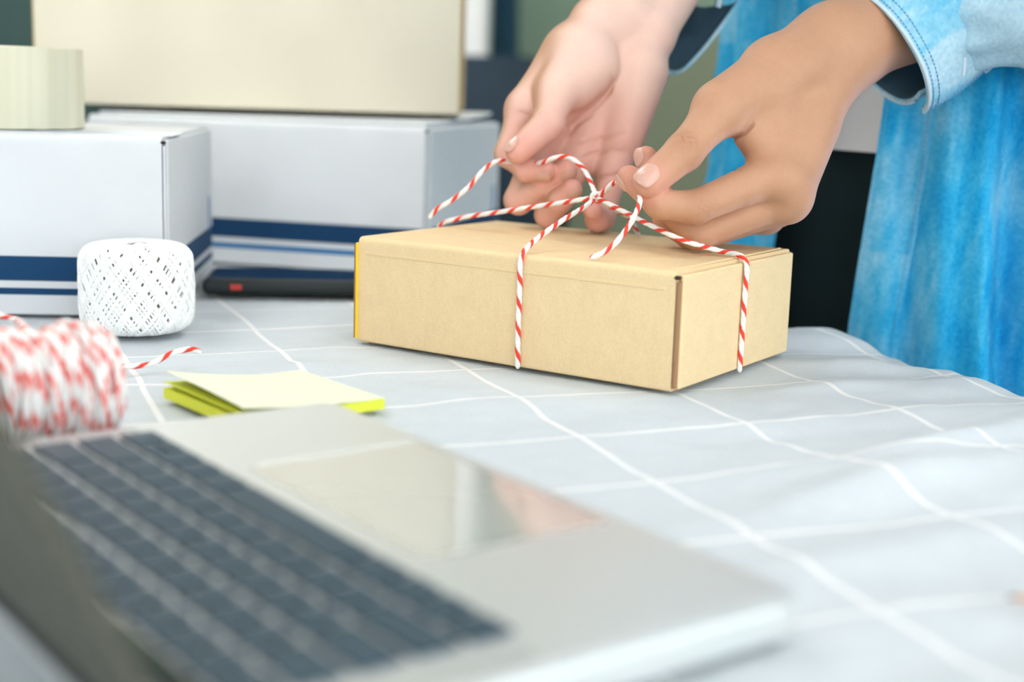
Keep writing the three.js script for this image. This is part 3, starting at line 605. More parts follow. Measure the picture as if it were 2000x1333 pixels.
// ---------------------------------------------------------------- the person tying the parcel
{
  const P0 = V(0.362, 0, -1.19), F = V(-0.866, 0, 0.5), L = V(0.5, 0, 0.866);   // stands behind the table edge, facing it; L is the person's left
  const root = thing('person', 'person in an open denim shirt tying twine around a brown parcel with both hands', 'person', P0.clone());
  const lean = (y) => y < 0.26 ? 0 : (y - 0.26) * 0.48;
  const mid = (y) => V(P0.x + F.x * lean(y), y + TOP, P0.z + F.z * lean(y));
  const bod = (f, l, y) => mid(y).addScaledVector(F, f).addScaledVector(L, l);
  const lin = (r, g, b) => { const c = srgb(r, g, b); return [c.r, c.g, c.b]; };
  const mixc = (a, b, t) => [a[0] + (b[0] - a[0]) * t, a[1] + (b[1] - a[1]) * t, a[2] + (b[2] - a[2]) * t];
  const UMBER = lin(128, 70, 50), TAN = lin(196, 148, 116), BROWN = lin(160, 104, 74), PINK = lin(234, 190, 178), ROSE = lin(222, 150, 134), PALE = lin(237, 203, 180);

  // one hand: palm cones, fingers as chains of [point, radius], creases cut into the field
  function handField(h) {
    const palm = h.palm.map(([a, b, r1, r2, k]) => [cone(a, b, r1, r2), k ?? 0.010]);
    const fingers = h.fingers.map((ch) => {
      const bones = []; for (let i = 0; i < ch.length - 1; i++) bones.push(cone(ch[i][0], ch[i + 1][0], ch[i][1], ch[i + 1][1]));
      const c = ch[0][0].clone().lerp(ch[1][0], 0.42); const root_ = cone(ch[0][0], c, ch[0][1], ch[0][1] + (ch[1][1] - ch[0][1]) * 0.42);
      const m = ch[1][0]; let R = 0; for (const [p, r] of ch) R = Math.max(R, p.distanceTo(m) + r); return { bones, root_, m, R };
    });
    const cr = h.creases ?? [], pl = h.lines ?? [];
    return (x, y, z) => {
      let d = 1;
      for (const [c, k] of palm) { const q = c(x, y, z); d = d === 1 ? q : smin(d, q, k); }
      for (const f of fingers) {
        const far = Math.hypot(x - f.m.x, y - f.m.y, z - f.m.z) - f.R; if (far > 0.03 && far > d) continue;
        d = smin(d, f.root_(x, y, z), 0.008);
      }
      for (const f of fingers) {
        const far = Math.hypot(x - f.m.x, y - f.m.y, z - f.m.z) - f.R; if (far > 0.03 && far > d) continue;
        let q = 1; for (const b of f.bones) { const v = b(x, y, z); q = q === 1 ? v : smin(q, v, 0.0035); }
        d = smin(d, q, 0.0016);
      }
      return Math.abs(d) < 0.006 ? d + groove(cr, pl, x, y, z) : d;
    };
  }
  function groove(cr, pl, x, y, z) {
    let d = 0;
    for (const c of cr) {
      const dx = x - c.j.x, dy = y - c.j.y, dz = z - c.j.z; if (dx * dx + dy * dy + dz * dz > 0.0007) continue;
      const la = dx * c.a.x + dy * c.a.y + dz * c.a.z, ld = dx * c.d.x + dy * c.d.y + dz * c.d.z, lc = dx * c.c.x + dy * c.c.y + dz * c.c.z;
      if (ld < 0) continue; const side = sstep(0.001, 0.006, ld) * Math.exp(-Math.pow(lc / c.w, 4));
      let g = 0; for (const [off, bow, dep, ph] of c.rows) { const t = (la - off - bow * lc * lc * 60 - 0.0007 * Math.sin(lc * 900 + ph) - 0.0004 * Math.sin(lc * 2300 + ph * 3)) / 0.0008; g += dep * (0.6 + 0.4 * Math.sin(lc * 1100 + ph * 5)) * Math.exp(-t * t); }
      d += g * side;
    }
    for (const l of pl) {
      const dx = x - l.c.x, dy = y - l.c.y, dz = z - l.c.z; if (dx * dx + dy * dy + dz * dz > l.R2) continue;
      const px = dx * CX.x + dy * CX.y + dz * CX.z, py = dx * CY.x + dy * CY.y + dz * CY.z; let m = 1;
      for (const [ax, ay, bx, by] of l.seg) { const ux = bx - ax, uy = by - ay, t = clamp(((px - ax) * ux + (py - ay) * uy) / (ux * ux + uy * uy)); m = Math.min(m, Math.hypot(px - ax - ux * t, py - ay - uy * t)); }
      const n0 = l.seg[0], n1 = l.seg[l.seg.length - 1], fade = sstep(0, 0.005, Math.hypot(px - n0[0], py - n0[1])) * sstep(0, 0.005, Math.hypot(px - n1[2], py - n1[3]));
      d += l.dep * fade * Math.exp(-(m * m) / (l.w * l.w));
    }
    return d;
  }
  const crease = (j, from, to, dorsal, rows, w = 0.008) => { const a = to.clone().sub(from).normalize(), d = dorsal.clone().addScaledVector(a, -dorsal.dot(a)).normalize(); return { j, a, d, c: a.clone().cross(d), rows, w }; };
  const line = (pts, dep, w) => { const q = pts.map((p) => at(...p)), c = q[Math.floor(q.length / 2)]; const seg = []; for (let i = 0; i < q.length - 1; i++) { const f = (p) => { const d = p.clone().sub(c); return [d.dot(CX), d.dot(CY)]; }; seg.push([...f(q[i]), ...f(q[i + 1])]); } let R2 = 0; for (const p of q) R2 = Math.max(R2, (p.distanceTo(c) + 0.016) ** 2); return { c, seg, dep, w, R2 }; };
  const cam = (x, y, z) => CX.clone().multiplyScalar(x).addScaledVector(CY, y).addScaledVector(CZ, z).normalize();

  // --- the hand nearer the camera (the person's left): back of the hand, thumb on top
  const lW = at(1636, 100, 0.935), lEl = P(0.455, 0.262, -0.92), lSh = P(0.322, 0.555, -0.925);
  const lT = [at(1408, 213, 0.877), at(1336, 297, 0.862), at(1268, 356, 0.854)];
  const lI = [at(1508, 342, 0.887), at(1357, 406, 0.864), at(1288, 398, 0.860), at(1229, 347, 0.868)];
  const lM = [at(1536, 385, 0.903), at(1364, 456, 0.888), at(1288, 388, 0.889), at(1262, 308, 0.893)];
  const lR = [at(1518, 404, 0.926), at(1358, 464, 0.911), at(1302, 432, 0.913), at(1292, 398, 0.915)];
  const lK = [at(1498, 422, 0.946), at(1402, 440, 0.938), at(1366, 428, 0.933), at(1352, 408, 0.930)];
  const lC = at(1552, 138, 0.905), lF = at(1790, 18, 0.955);
  const dorsL = cam(-0.35, 0.35, 0.9);
  const left = {
    palm: [[lF, lW, 0.0272, 0.0265], [at(1800, 45, 0.965), at(1618, 110, 0.945), 0.025, 0.0195], [lEl.clone().lerp(lF, 0.7), lF, 0.016, 0.0270],
      [lW, lC, 0.0235, 0.0155, 0.026], [lC, lT[0], 0.0158, 0.0142, 0.016], [lW, lI[0], 0.021, 0.0135], [lW, lM[0], 0.022, 0.0125], [at(1606, 114, 0.945), lR[0], 0.0185, 0.012], [at(1600, 122, 0.955), lK[0], 0.017, 0.011], [at(1490, 300, 0.888), at(1530, 352, 0.8835), 0.006, 0.0112, 0.012], [at(1520, 352, 0.896), at(1538, 400, 0.9), 0.006, 0.0112, 0.010], [at(1584, 245, 0.908), at(1545, 372, 0.894), 0.0135, 0.0120, 0.016], [at(1492, 140, 0.902), lT[0], 0.0150, 0.0142, 0.016], [at(1522, 128, 0.912), at(1620, 82, 0.930), 0.0150, 0.0165, 0.024],
      [at(1500, 200, 0.90), at(1500, 262, 0.895), 0.020, 0.016], [at(1440, 225, 0.884), at(1502, 306, 0.890), 0.0118, 0.0115, 0.006]],
    fingers: [
      [[lT[0], 0.0135], [lT[1], 0.0118], [lT[2], 0.0100]],
      [[lI[0], 0.0128], [lI[1], 0.0104], [lI[2], 0.0090], [lI[3], 0.0076]],
      [[lM[0], 0.0126], [lM[1], 0.0104], [lM[2], 0.0088], [lM[3], 0.0074]],
      [[lR[0], 0.0120], [lR[1], 0.0098], [lR[2], 0.0084], [lR[3], 0.0074]],
      [[lK[0], 0.0108], [lK[1], 0.0086], [lK[2], 0.0074], [lK[3], 0.0066]]],
    creases: [crease(lT[1], lT[0], lT[1], cam(-0.1, 0.35, 0.92), [[-0.0072, 1, 0.0004, 0], [-0.0046, 0.6, 0.0008, 2], [-0.0022, 0.2, 0.0008, 4], [0.0004, -0.3, 0.0009, 1], [0.0024, -0.6, 0.0006, 5], [0.0052, -0.9, 0.0004, 3]], 0.0075),
      crease(lI[1], lI[0], lI[1], cam(0.1, -0.5, 0.85), [[-0.005, 1, 0.0004, 1], [-0.002, 0.5, 0.0005, 2], [0.001, 0, 0.0005, 0], [0.0045, -0.8, 0.0004, 3]], 0.0075)],
    lines: [line([[1405, 284, 0.88], [1430, 270, 0.88], [1452, 263, 0.88], [1474, 240, 0.88]], 0.0016, 0.0012), line([[1428, 322, 0.88], [1447, 306, 0.88], [1464, 302, 0.88]], 0.0016, 0.0011), line([[1412, 336, 0.875], [1432, 330, 0.875], [1450, 334, 0.875]], 0.0008, 0.001),
      line([[1352, 372, 0.86], [1349, 390, 0.86]], 0.0007, 0.001)],
  };
  // --- the hand farther from the camera (the person's right): open palm towards the camera
  const rW = at(1215, 40, 1.03), rEl = P(0.196, 0.372, -1.19), rSh = P(0.128, 0.555, -1.262);
  const rT = [at(1086, 178, 0.987), at(1071, 241, 0.974), at(1012, 296, 0.967)];
  const rI = [at(1025, 213, 1.004), at(993, 300, 0.996), at(1028, 331, 0.985), at(1066, 334, 0.978)];
  const rM = [at(1068, 262, 1.013), at(1013, 391, 1.010), at(1065, 360, 0.992), at(1107, 331, 0.980)];
  const rR = [at(1133, 306, 1.013), at(1071, 419, 1.001), at(1094, 392, 0.985), at(1117, 370, 0.977)];
  const rK = [at(1198, 330, 1.006), at(1176, 426, 0.996), at(1166, 430, 0.979), at(1158, 413, 0.969)];
  const right = {
    palm: [[at(1250, -60, 1.065), at(1172, 48, 1.022), 0.021, 0.020], [at(1340, -60, 1.075), at(1272, 60, 1.030), 0.021, 0.0185], [rEl.clone().lerp(at(1300, -70, 1.072), 0.5), at(1300, -70, 1.072), 0.029, 0.026], [at(1215, 0, 1.04), rW, 0.023, 0.022],
      [at(1172, 48, 1.022), at(1128, 104, 1.006), 0.020, 0.020], [at(1128, 104, 1.006), rT[0], 0.0205, 0.0136], [at(1150, 130, 1.004), at(1120, 170, 0.998), 0.022, 0.017],
      [rW, rI[0], 0.019, 0.0120], [at(1108, 106, 1.016), rI[0], 0.0185, 0.0116], [rW, rM[0], 0.019, 0.0128], [at(1240, 70, 1.034), rR[0], 0.018, 0.0125], [at(1265, 80, 1.034), rK[0], 0.0175, 0.0112], [at(1252, 140, 1.02), at(1222, 270, 1.008), 0.0195, 0.0125]],
    fingers: [
      [[rT[0], 0.0135], [rT[1], 0.0112], [rT[2], 0.0088]],
      [[rI[0], 0.0112], [rI[1], 0.0098], [rI[2], 0.0084], [rI[3], 0.0074]],
      [[rM[0], 0.0122], [rM[1], 0.0102], [rM[2], 0.0088], [rM[3], 0.0078]],
      [[rR[0], 0.0120], [rR[1], 0.0096], [rR[2], 0.0084], [rR[3], 0.0075]],
      [[rK[0], 0.0106], [rK[1], 0.0088], [rK[2], 0.0078], [rK[3], 0.0068]]],
    creases: [crease(rT[1], rT[0], rT[1], cam(-0.35, 0.2, 0.9), [[-0.003, 0.6, 0.0004, 0], [0.0, 0.2, 0.0005, 2], [0.003, -0.4, 0.0004, 1]], 0.008)],
    lines: [line([[1200, 150, 1], [1190, 175, 1], [1165, 205, 1], [1130, 225, 0.99], [1104, 246, 0.985]], 0.0016, 0.0022),
      line([[1165, 215, 1], [1130, 236, 0.99], [1104, 262, 0.985]], 0.0011, 0.0018), line([[1230, 262, 1], [1190, 268, 1], [1150, 272, 1], [1118, 280, 1]], 0.0009, 0.0017), line([[1228, 300, 1], [1190, 293, 1], [1155, 300, 1], [1130, 312, 1]], 0.0009, 0.0016),
      line([[1005, 221, 1], [1022, 226, 1], [1040, 233, 1]], 0.0011, 0.0014), line([[1008, 246, 1], [1025, 258, 1]], 0.0009, 0.0012), line([[1225, 338, 1], [1195, 346, 1], [1160, 348, 1]], 0.0013, 0.0016)],
  };
  const fL = handField(left), fR = handField(right);
  const tipsL = [lT[2], lI[3], lM[3], lR[3], lK[3]], tipsR = [rT[2], rI[3], rM[3], rR[3], rK[3]];
  const near = (tips, x, y, z) => { let m = 1; for (const t of tips) m = Math.min(m, Math.hypot(x - t.x, y - t.y, z - t.z)); return m; };
  const mott = (x, y, z) => 0.5 + 0.5 * (0.55 * nz(x * 45, y * 45, z * 45) + 0.35 * nz(x * 160, y * 160, z * 160) + 0.5 * nz(x * 620, y * 620, z * 620));
  const palmL = cam(0.75, -0.4, -0.5), palmR = cam(0.50, -0.22, 0.83);
  const colL = (x, y, z, a, b, c) => {
    let q = mixc(TAN, BROWN, 0.30 * mott(x, y, z)); const pf = sstep(0.1, 0.8, a * palmL.x + b * palmL.y + c * palmL.z);
    q = mixc(q, PINK, pf * 0.6); q = mixc(q, ROSE, 0.45 * (1 - sstep(0.008, 0.022, near(tipsL, x, y, z))));
    for (const k of left.creases) q = mixc(q, BROWN, 0.35 * (1 - sstep(0.008, 0.017, Math.hypot(x - k.j.x, y - k.j.y, z - k.j.z))));
    return mixc(q, UMBER, clamp(groove(left.creases, left.lines, x, y, z) / 0.0011) * 0.32);  // crease lines tinted darker, partly pigment, partly painted shade
  };
  const colR = (x, y, z, a, b, c) => {
    const pf = sstep(-0.25, 0.6, a * palmR.x + b * palmR.y + c * palmR.z); let q = mixc(mixc(TAN, BROWN, 0.25 * mott(x, y, z)), mixc(PALE, PINK, mott(x, y, z)), pf);
    q = mixc(q, ROSE, 0.5 * (1 - sstep(0.007, 0.02, near(tipsR, x, y, z))));
    const low = sstep(0.185, 0.135, y - TOP); q = mixc(q, ROSE, 0.5 * low * pf); return mixc(q, UMBER, clamp(groove(right.creases, right.lines, x, y, z) / 0.0016) * 0.13);  // palm creases darkened in the skin colour, partly as painted shade
  };
  const lo = (pts, m) => { const b = new THREE.Box3(); for (const p of pts) b.expandByPoint(p); return b.expandByScalar(m); };
  const bL = lo([...lT, ...lI, ...lM, ...lR, ...lK, lW, lC, at(1800, 10, 0.955)], 0.03), bR = lo([...rT, ...rI, ...rM, ...rR, ...rK, rW, at(1345, -50, 1.075), at(1250, -50, 1.06)], 0.026);
  const handL = netMesh(fL, bL.min, bL.max, 0.0009, colL, 60), handR = netMesh(fR, bR.min, bR.max, 0.00105, colR, 60);

  // --- the rest of the body, coarser; hidden by clothing but for neck and head
  const hC = mid(0.765).addScaledVector(F, 0.09).add(V(0, -0.015, 0)), look = F.clone().multiplyScalar(0.8).add(V(0, -0.6, 0)).normalize(), hUp = look.clone().cross(L).normalize(); if (hUp.y < 0) hUp.negate();
  const hp = (f, l, u) => hC.clone().addScaledVector(look, f).addScaledVector(L, l).addScaledVector(hUp, u);
  const legs = [-1, 1].flatMap((s) => { const hip = bod(0, s * 0.09, 0.16), knee = V(P0.x + L.x * s * 0.1 + F.x * 0.02, 0.46, P0.z + L.z * s * 0.1 + F.z * 0.02), ank = V(P0.x + L.x * s * 0.1, 0.08, P0.z + L.z * s * 0.1); return [cone(hip, knee, 0.078, 0.055), cone(knee, ank, 0.052, 0.036), cone(ank, ank.clone().addScaledVector(F, 0.12).add(V(0, -0.03, 0)), 0.036, 0.026)]; });
  const torso = [[-1, 0], [1, 0]].flatMap(([s]) => [cone(bod(0, s * 0.08, 0.14), bod(0, s * 0.07, 0.32), 0.09, 0.082), cone(bod(0, s * 0.07, 0.32), bod(0.01, s * 0.09, 0.50), 0.082, 0.095), cone(bod(0, s * 0.05, 0.55), s > 0 ? lSh : rSh, 0.06, 0.052), cone(s > 0 ? lSh : rSh, s > 0 ? lEl : rEl, 0.040, 0.024), cone(s > 0 ? lEl : rEl, s > 0 ? lF : at(1300, -70, 1.072), 0.022, 0.016)]);
  const headF = [cone(hp(-0.02, 0, 0.03), hp(0.015, 0, 0.03), 0.078, 0.074), cone(hp(0.03, 0, -0.01), hp(0.05, 0, -0.085), 0.058, 0.034), cone(bod(0.02, 0, 0.60), hp(-0.025, 0, -0.05), 0.055, 0.052)];
  const nose = cone(hp(0.088, 0, 0.012), hp(0.108, 0, -0.028), 0.008, 0.0115), ears = [-1, 1].map((s) => cone(hp(0.0, s * 0.078, 0.015), hp(0.006, s * 0.076, -0.025), 0.013, 0.009)), sock = [-1, 1].map((s) => ball(hp(0.094, s * 0.032, 0.012), 0.014)), lips = [cone(hp(0.088, -0.018, -0.056), hp(0.088, 0.018, -0.056), 0.006, 0.006), cone(hp(0.085, -0.016, -0.066), hp(0.085, 0.016, -0.066), 0.0065, 0.0065)];
  const bodyF = (x, y, z) => { let d = 1; for (const c of legs) d = smin(d, c(x, y, z), 0.03); for (const c of torso) d = smin(d, c(x, y, z), 0.05); d = smin(d, headF[2](x, y, z), 0.04); return smin(d, headF[0](x, y, z), 0.02); };
  const headOnly = (x, y, z) => { let d = smin(smin(headF[0](x, y, z), headF[1](x, y, z), 0.03), headF[2](x, y, z), 0.03); d = smin(d, nose(x, y, z), 0.012); for (const e of ears) d = smin(d, e(x, y, z), 0.006); for (const e of lips) d = smin(d, e(x, y, z), 0.006); for (const s of sock) d = -smin(-d, s(x, y, z), 0.008); return d; };
  const colB = (x, y, z) => mixc(TAN, BROWN, 0.3 * mott(x, y, z));
  const bB = new THREE.Box3(V(-0.02, 0.0, -1.55), V(0.62, 1.62, -0.78));
  const body = netMesh(bodyF, bB.min, bB.max, 0.013, colB, 60);
  const bH = lo([-0.12, 0.13].flatMap((f) => [-0.1, 0.1].flatMap((l) => [-0.12, 0.13].map((u) => hp(f, l, u)))), 0.01);
  const head = netMesh(headOnly, bH.min, bH.max, 0.004, colB, 60);
  const skinBump = tex(256, 256, (() => { const a = pnoise(256, 64, 41), b = pnoise(256, 20, 42), c = pnoise(256, 128, 43); return (x, y) => { const v = 128 + (a(x, y) - 0.5) * 90 + (b(x, y) - 0.5) * 60 + (c(x, y) - 0.5) * 70; return [v, v, v]; }; })(), false);
  const skin = phys({ vertexColors: true, roughness: 0.52, bumpMap: skinBump, bumpScale: 0.00016, sheen: 0.15, sheenRoughness: 0.5, sheenColor: srgb(255, 190, 160), specularIntensity: 0.7 });
  wpart('body', mergeGeometries([handL, handR, body, head]), skin, root, root);

  // --- fingernails
  const nailMat = phys({ color: srgb(210, 162, 144), roughness: 0.32, clearcoat: 0.35, clearcoatRoughness: 0.2 });
  function nail(from, tip, r, dorsal, wide, len, shift, lab) {
    const a = tip.clone().sub(from).normalize(), d = dorsal.clone().addScaledVector(a, -dorsal.dot(a)).normalize(), c = a.clone().cross(d), half = wide / 2;
    const fn = (u, v) => {
      const s = v * 2 - 1, k = s < 0 ? Math.pow(Math.max(0, 1 - Math.pow(-s, 2.3)), 0.5) : Math.pow(Math.max(0, 1 - Math.pow(s, 4.5)), 0.5) * (1 - 0.04 * s), q = (u * 2 - 1) * half * Math.max(0.02, k), R = r * 1.06;
      const al = q / R, x = shift + s * len / 2, drop = x > 0 ? Math.min(0.0024, x * x / r * 0.42) : 0;
      return tip.clone().addScaledVector(a, x).addScaledVector(d, Math.cos(al) * R - R + r + 0.00028 - drop - 0.0004 * Math.pow(Math.abs(u * 2 - 1), 3)).addScaledVector(c, Math.sin(al) * R);
    };
    wpart('fingernail', shell(fn, 18, 18, -0.0005), nailMat, root, root, lab);
  }
  nail(lT[1], lT[2], 0.0103, cam(-0.28, 0.40, 0.87), 0.0152, 0.0150, 0.0012, 'pale thumbnail of the nearer hand');
  nail(lI[2], lI[3], 0.0076, cam(-0.9, -0.3, -0.05), 0.0115, 0.011, 0.001);
  nail(lM[2], lM[3], 0.0074, cam(-0.9, 0.1, 0.45), 0.011, 0.011, 0.0008);
  nail(rT[1], rT[2], 0.0090, cam(-0.62, 0.62, 0.48), 0.013, 0.013, 0.001, 'thumbnail of the farther hand');
  nail(rI[2], rI[3], 0.0074, cam(0.05, -0.75, 0.66), 0.011, 0.0105, 0.0008);
  nail(rM[2], rM[3], 0.0078, cam(0.25, -0.72, 0.66), 0.0115, 0.0105, 0.0006);
  nail(rR[2], rR[3], 0.0075, cam(0.30, -0.62, 0.72), 0.011, 0.0105, 0.0006);

  // --- face details and hair
  const eyeW = std({ color: srgb(235, 232, 226), roughness: 0.2 }), iris = std({ color: srgb(50, 34, 26), roughness: 0.2 });
  for (const s of [-1, 1]) {
    const e = new THREE.SphereGeometry(0.0115, 20, 14); const c = hp(0.073, s * 0.032, 0.012); e.translate(c.x, c.y, c.z); const em = wpart('eye', e, eyeW, root, root);
    const i = new THREE.SphereGeometry(0.0068, 14, 10); const ci = hp(0.0795, s * 0.032, 0.010); i.translate(ci.x, ci.y, ci.z); wpart('iris', i, iris, em, root);
  }
  const hairF = (x, y, z) => { const d = headF[0](x, y, z) - 0.010 - 0.003 * nz(x * 60, y * 60, z * 60); const f = (x - hC.x) * look.x + (y - hC.y) * look.y + (z - hC.z) * look.z, u = (x - hC.x) * hUp.x + (y - hC.y) * hUp.y + (z - hC.z) * hUp.z; return Math.max(d, f - 0.052 - Math.max(0, u - 0.05) * 0.9, -(u + 0.06 - Math.max(0, f + 0.01) * 2.2)); };
  wpart('hair', netMesh(hairF, bH.min, bH.max, 0.005, null, 30), std({ color: srgb(24, 20, 18), roughness: 0.6 }), root, root, 'short black hair');

  // --- trousers, shoes, T-shirt
  const trF = (x, y, z) => { let d = Math.min(1, smin(legs[0](x, y, z), legs[3](x, y, z), 0.03)); d = smin(d, legs[1](x, y, z), 0.04); d = smin(d, legs[4](x, y, z), 0.04); d = smin(d, torso[0](x, y, z), 0.05); d = smin(d, torso[5](x, y, z), 0.05); d -= 0.013 + 0.003 * nz(x * 14, y * 9, z * 14); return Math.max(d, y - TOP - 0.24, 0.085 - y); };
  wpart('trousers', netMesh(trF, V(0.1, 0.05, -1.45), V(0.62, 1.05, -0.95), 0.009, null, 30), std({ color: srgb(27, 46, 48), roughness: 0.95 }), root, root, 'black trousers');
  const shoeMat = std({ color: srgb(40, 40, 42), roughness: 0.6 });
  for (const s of [-1, 1]) { const a = V(P0.x + L.x * s * 0.1, 0, P0.z + L.z * s * 0.1); const q = (f, y) => a.clone().addScaledVector(F, f).add(V(0, y, 0)); const c1 = cone(q(-0.03, 0.05), q(0.15, 0.038), 0.05, 0.038), c2 = cone(q(0, 0.06), q(-0.01, 0.1), 0.052, 0.046); wpart('shoe', netMesh((x, y, z) => Math.max(smin(c1(x, y, z), c2(x, y, z), 0.03), 0.002 - y, y - 0.11), q(0.06, 0.06).addScalar(-0.19).setY(-0.01), q(0.06, 0.06).addScalar(0.19).setY(0.14), 0.006, null, 30), shoeMat, root, root); }
  const sec = (phi, a, b, n) => { const c = Math.cos(phi), s = Math.sin(phi); return [Math.sign(c) * Math.pow(Math.abs(c), 2 / n) * b, Math.sign(s) * Math.pow(Math.abs(s), 2 / n) * a]; };
  const teeMat = std({ color: srgb(222, 217, 214), roughness: 0.95 });
  const tee = (u, v) => { const y = 0.128 + v * 0.43, phi = u * Math.PI * 2, top = sstep(0.44, 0.56, y); const [f, l] = sec(phi, 0.192 - 0.08 * top, 0.112 - 0.04 * top, 2.4); const w = 1 + 0.02 * Math.sin(phi * 9 + y * 12) * (1 - v); return bod(f * w, l * w, y); };
  const tg = wpart('t_shirt', shell(tee, 72, 40, 0.002), teeMat, root, root, 'pale grey T-shirt hem');
  wpart('hem_band', shell((u, v) => { const p = tee(u, v * 0.034); const c = mid(p.y - TOP); return p.clone().addScaledVector(p.clone().sub(c).setY(0).normalize(), 0.0014); }, 72, 2, 0.0012), teeMat, tg, root);

  // --- denim shirt
  const d1 = pnoise(1024, 14, 51), d2 = pnoise(1024, 40, 52), d3 = pnoise(1024, 200, 53), d4 = pnoise(1024, 90, 54);
  const denim = (bright) => tex(1024, 1024, (x, y) => {
    const wear = clamp(bright + (d1(x, y * 0.5) - 0.5) * 0.55 + (d2(x * 2 % 1024, y * 0.5) - 0.5) * 0.35 + (d4(x, y * 0.25) - 0.5) * 0.18), tw = ((x + y) % 4 < 2 ? 1 : -1) * 7, sp = (d3(x, y) - 0.5) * 26, s = tw + sp;
    return [0 + wear * 176 + s * 1.1, 152 + wear * 62 + s * 0.8, 210 + wear * 22 + s * 0.6];
  }, true, [2.6, 2.6]);
  const dBump = tex(128, 128, (x, y) => { const c = 128 + (((x + y) % 4 < 2) ? 60 : -60) + 30 * nz(x * 0.7, y * 0.7); return [c, c, c]; }, false, [21, 21]);
  const denimMid = std({ map: denim(0.34), bumpMap: dBump, bumpScale: 0.00025, roughness: 0.95 }), denimLight = std({ color: new THREE.Color(1, 0.94, 0.91), map: denim(0.94), bumpMap: dBump, bumpScale: 0.00025, roughness: 0.95 });
  const cuffShade = std({ color: srgb(62, 92, 110), roughness: 1 });  // darker than the shirt cloth: paints the shade inside the cuffs
  const thread = std({ color: srgb(112, 166, 206), roughness: 0.9 }), frayed = std({ color: srgb(196, 214, 224), roughness: 1 }), denimBand = std({ map: denim(0.52), bumpMap: dBump, bumpScale: 0.00025, roughness: 0.95 });
  const PH0 = 0.150, Y0 = -0.17, Y1 = 0.575;
  const shirtPt = (phi, y, out = 0) => {
    const top = sstep(0.46, 0.575, y), a = 0.218 - 0.135 * top * top, b = 0.134 - 0.05 * top, n = 2.6; const [f, l] = sec(phi, a + out, b + out, n);
    const front = Math.min(Math.abs(phi), Math.abs(Math.PI * 2 - phi)), k = sstep(0.16, 0.5, front) * (1 - 0.7 * top), low = sstep(0.3, -0.1, y);
    const fold = k * (0.010 * Math.sin(phi * 13 + 1.2 * Math.sin(y * 7)) + 0.006 * Math.sin(phi * 29 + y * 11) + 0.006 * nz(phi * 4, y * 14, 3)) * (0.5 + 0.7 * low) - 0.012 * Math.exp(-(((front - 0.33) / 0.07) ** 2)) * sstep(0.02, 0.12, y) * sstep(0.3, 0.15, y);
    const sc = 1 + fold / 0.15;
    return bod(f * sc + 0.012 * low * Math.cos(phi), l * sc, y);
  };
  const phA = (y) => PH0 + 0.05 * sstep(-0.05, 0.2, y), phB = (y) => PH0 - 0.115 * sstep(0.02, 0.25, y);   // the open front is narrower towards the chest on one side
  const phiOf = (u, y) => phA(y) + u * (Math.PI * 2 - phB(y) - phA(y));
  const shirt = wpart('denim_shirt', shell((u, v) => shirtPt(phiOf(u, Y0 + v * (Y1 - Y0)), Y0 + v * (Y1 - Y0)), 260, 90, 0.0016, (u, v) => [u * 1.2, v * (Y1 - Y0)]), denimMid, root, root, 'open blue denim shirt');
  const stitchRow = (f, n, gap = 0.62) => { const g = []; for (let i = 0; i < n; i++) g.push(stringTube([f((i + 0.1) / n), f((i + 0.1 + gap) / n)], 0.00042, 5)); return g; };
  for (const s of [1, -1]) {                                   // plackets along the two front edges
    const W = 0.205, ph = (u, y) => s > 0 ? phA(y) - 0.006 + u * W : Math.PI * 2 - phB(y) + 0.006 - u * W;
    const g = shell((u, v) => shirtPt(ph(s > 0 ? u : 1 - u, Y0 - 0.002 + v * (Y1 - 0.08 - Y0)), Y0 - 0.002 + v * (Y1 - 0.08 - Y0), 0.0022 + 0.0006 * nz(u * 3, v * 30, s)), 10, 70, 0.0018, (u, v) => [u * 0.036 + 0.3 * s, v * (Y1 - Y0) + 0.13]);
    const pk = wpart('placket', g, denimBand, shirt, root, 'lighter front edge band');
    const rows = [...stitchRow((t) => shirtPt(ph(0.90, Y0 + t * 0.55), Y0 + t * 0.55, 0.0034), 150), ...stitchRow((t) => shirtPt(ph(0.10, Y0 + t * 0.55), Y0 + t * 0.55, 0.0034), 150)];
    tag(wpart('stitching', mergeGeometries(rows), thread, pk, root), null, null, null, 'stuff');
  }
  const neckA = bod(0.02, 0, 0.60), neckB = hp(-0.025, 0, -0.05), neckAxis = cone(neckA.clone().lerp(neckB, -0.6), neckB, 0.001, 0.001);
  const yokeF = (x, y, z) => {
    let d = 1; for (const i of [1, 2, 6, 7]) d = smin(d, torso[i](x, y, z), 0.05); for (const i of [3, 8]) d = smin(d, torso[i](x, y, z) - 0.012, 0.03); d -= 0.020;
    const h = y - TOP, m = mid(h), f = (x - m.x) * F.x + (z - m.z) * F.z, l = (x - m.x) * L.x + (z - m.z) * L.z;
    d = Math.max(d, 0.44 - h, 0.074 - neckAxis(x, y, z), Math.min(f - 0.02, 0.05 - Math.abs(l)));
    return Math.max(d, Math.abs(l) - 0.27);
  };
  wpart('shoulder_yoke', netMesh(yokeF, V(-0.06, 1.15, -1.55), V(0.62, 1.5, -0.74), 0.008, null, 0.9), denimMid, shirt, root);
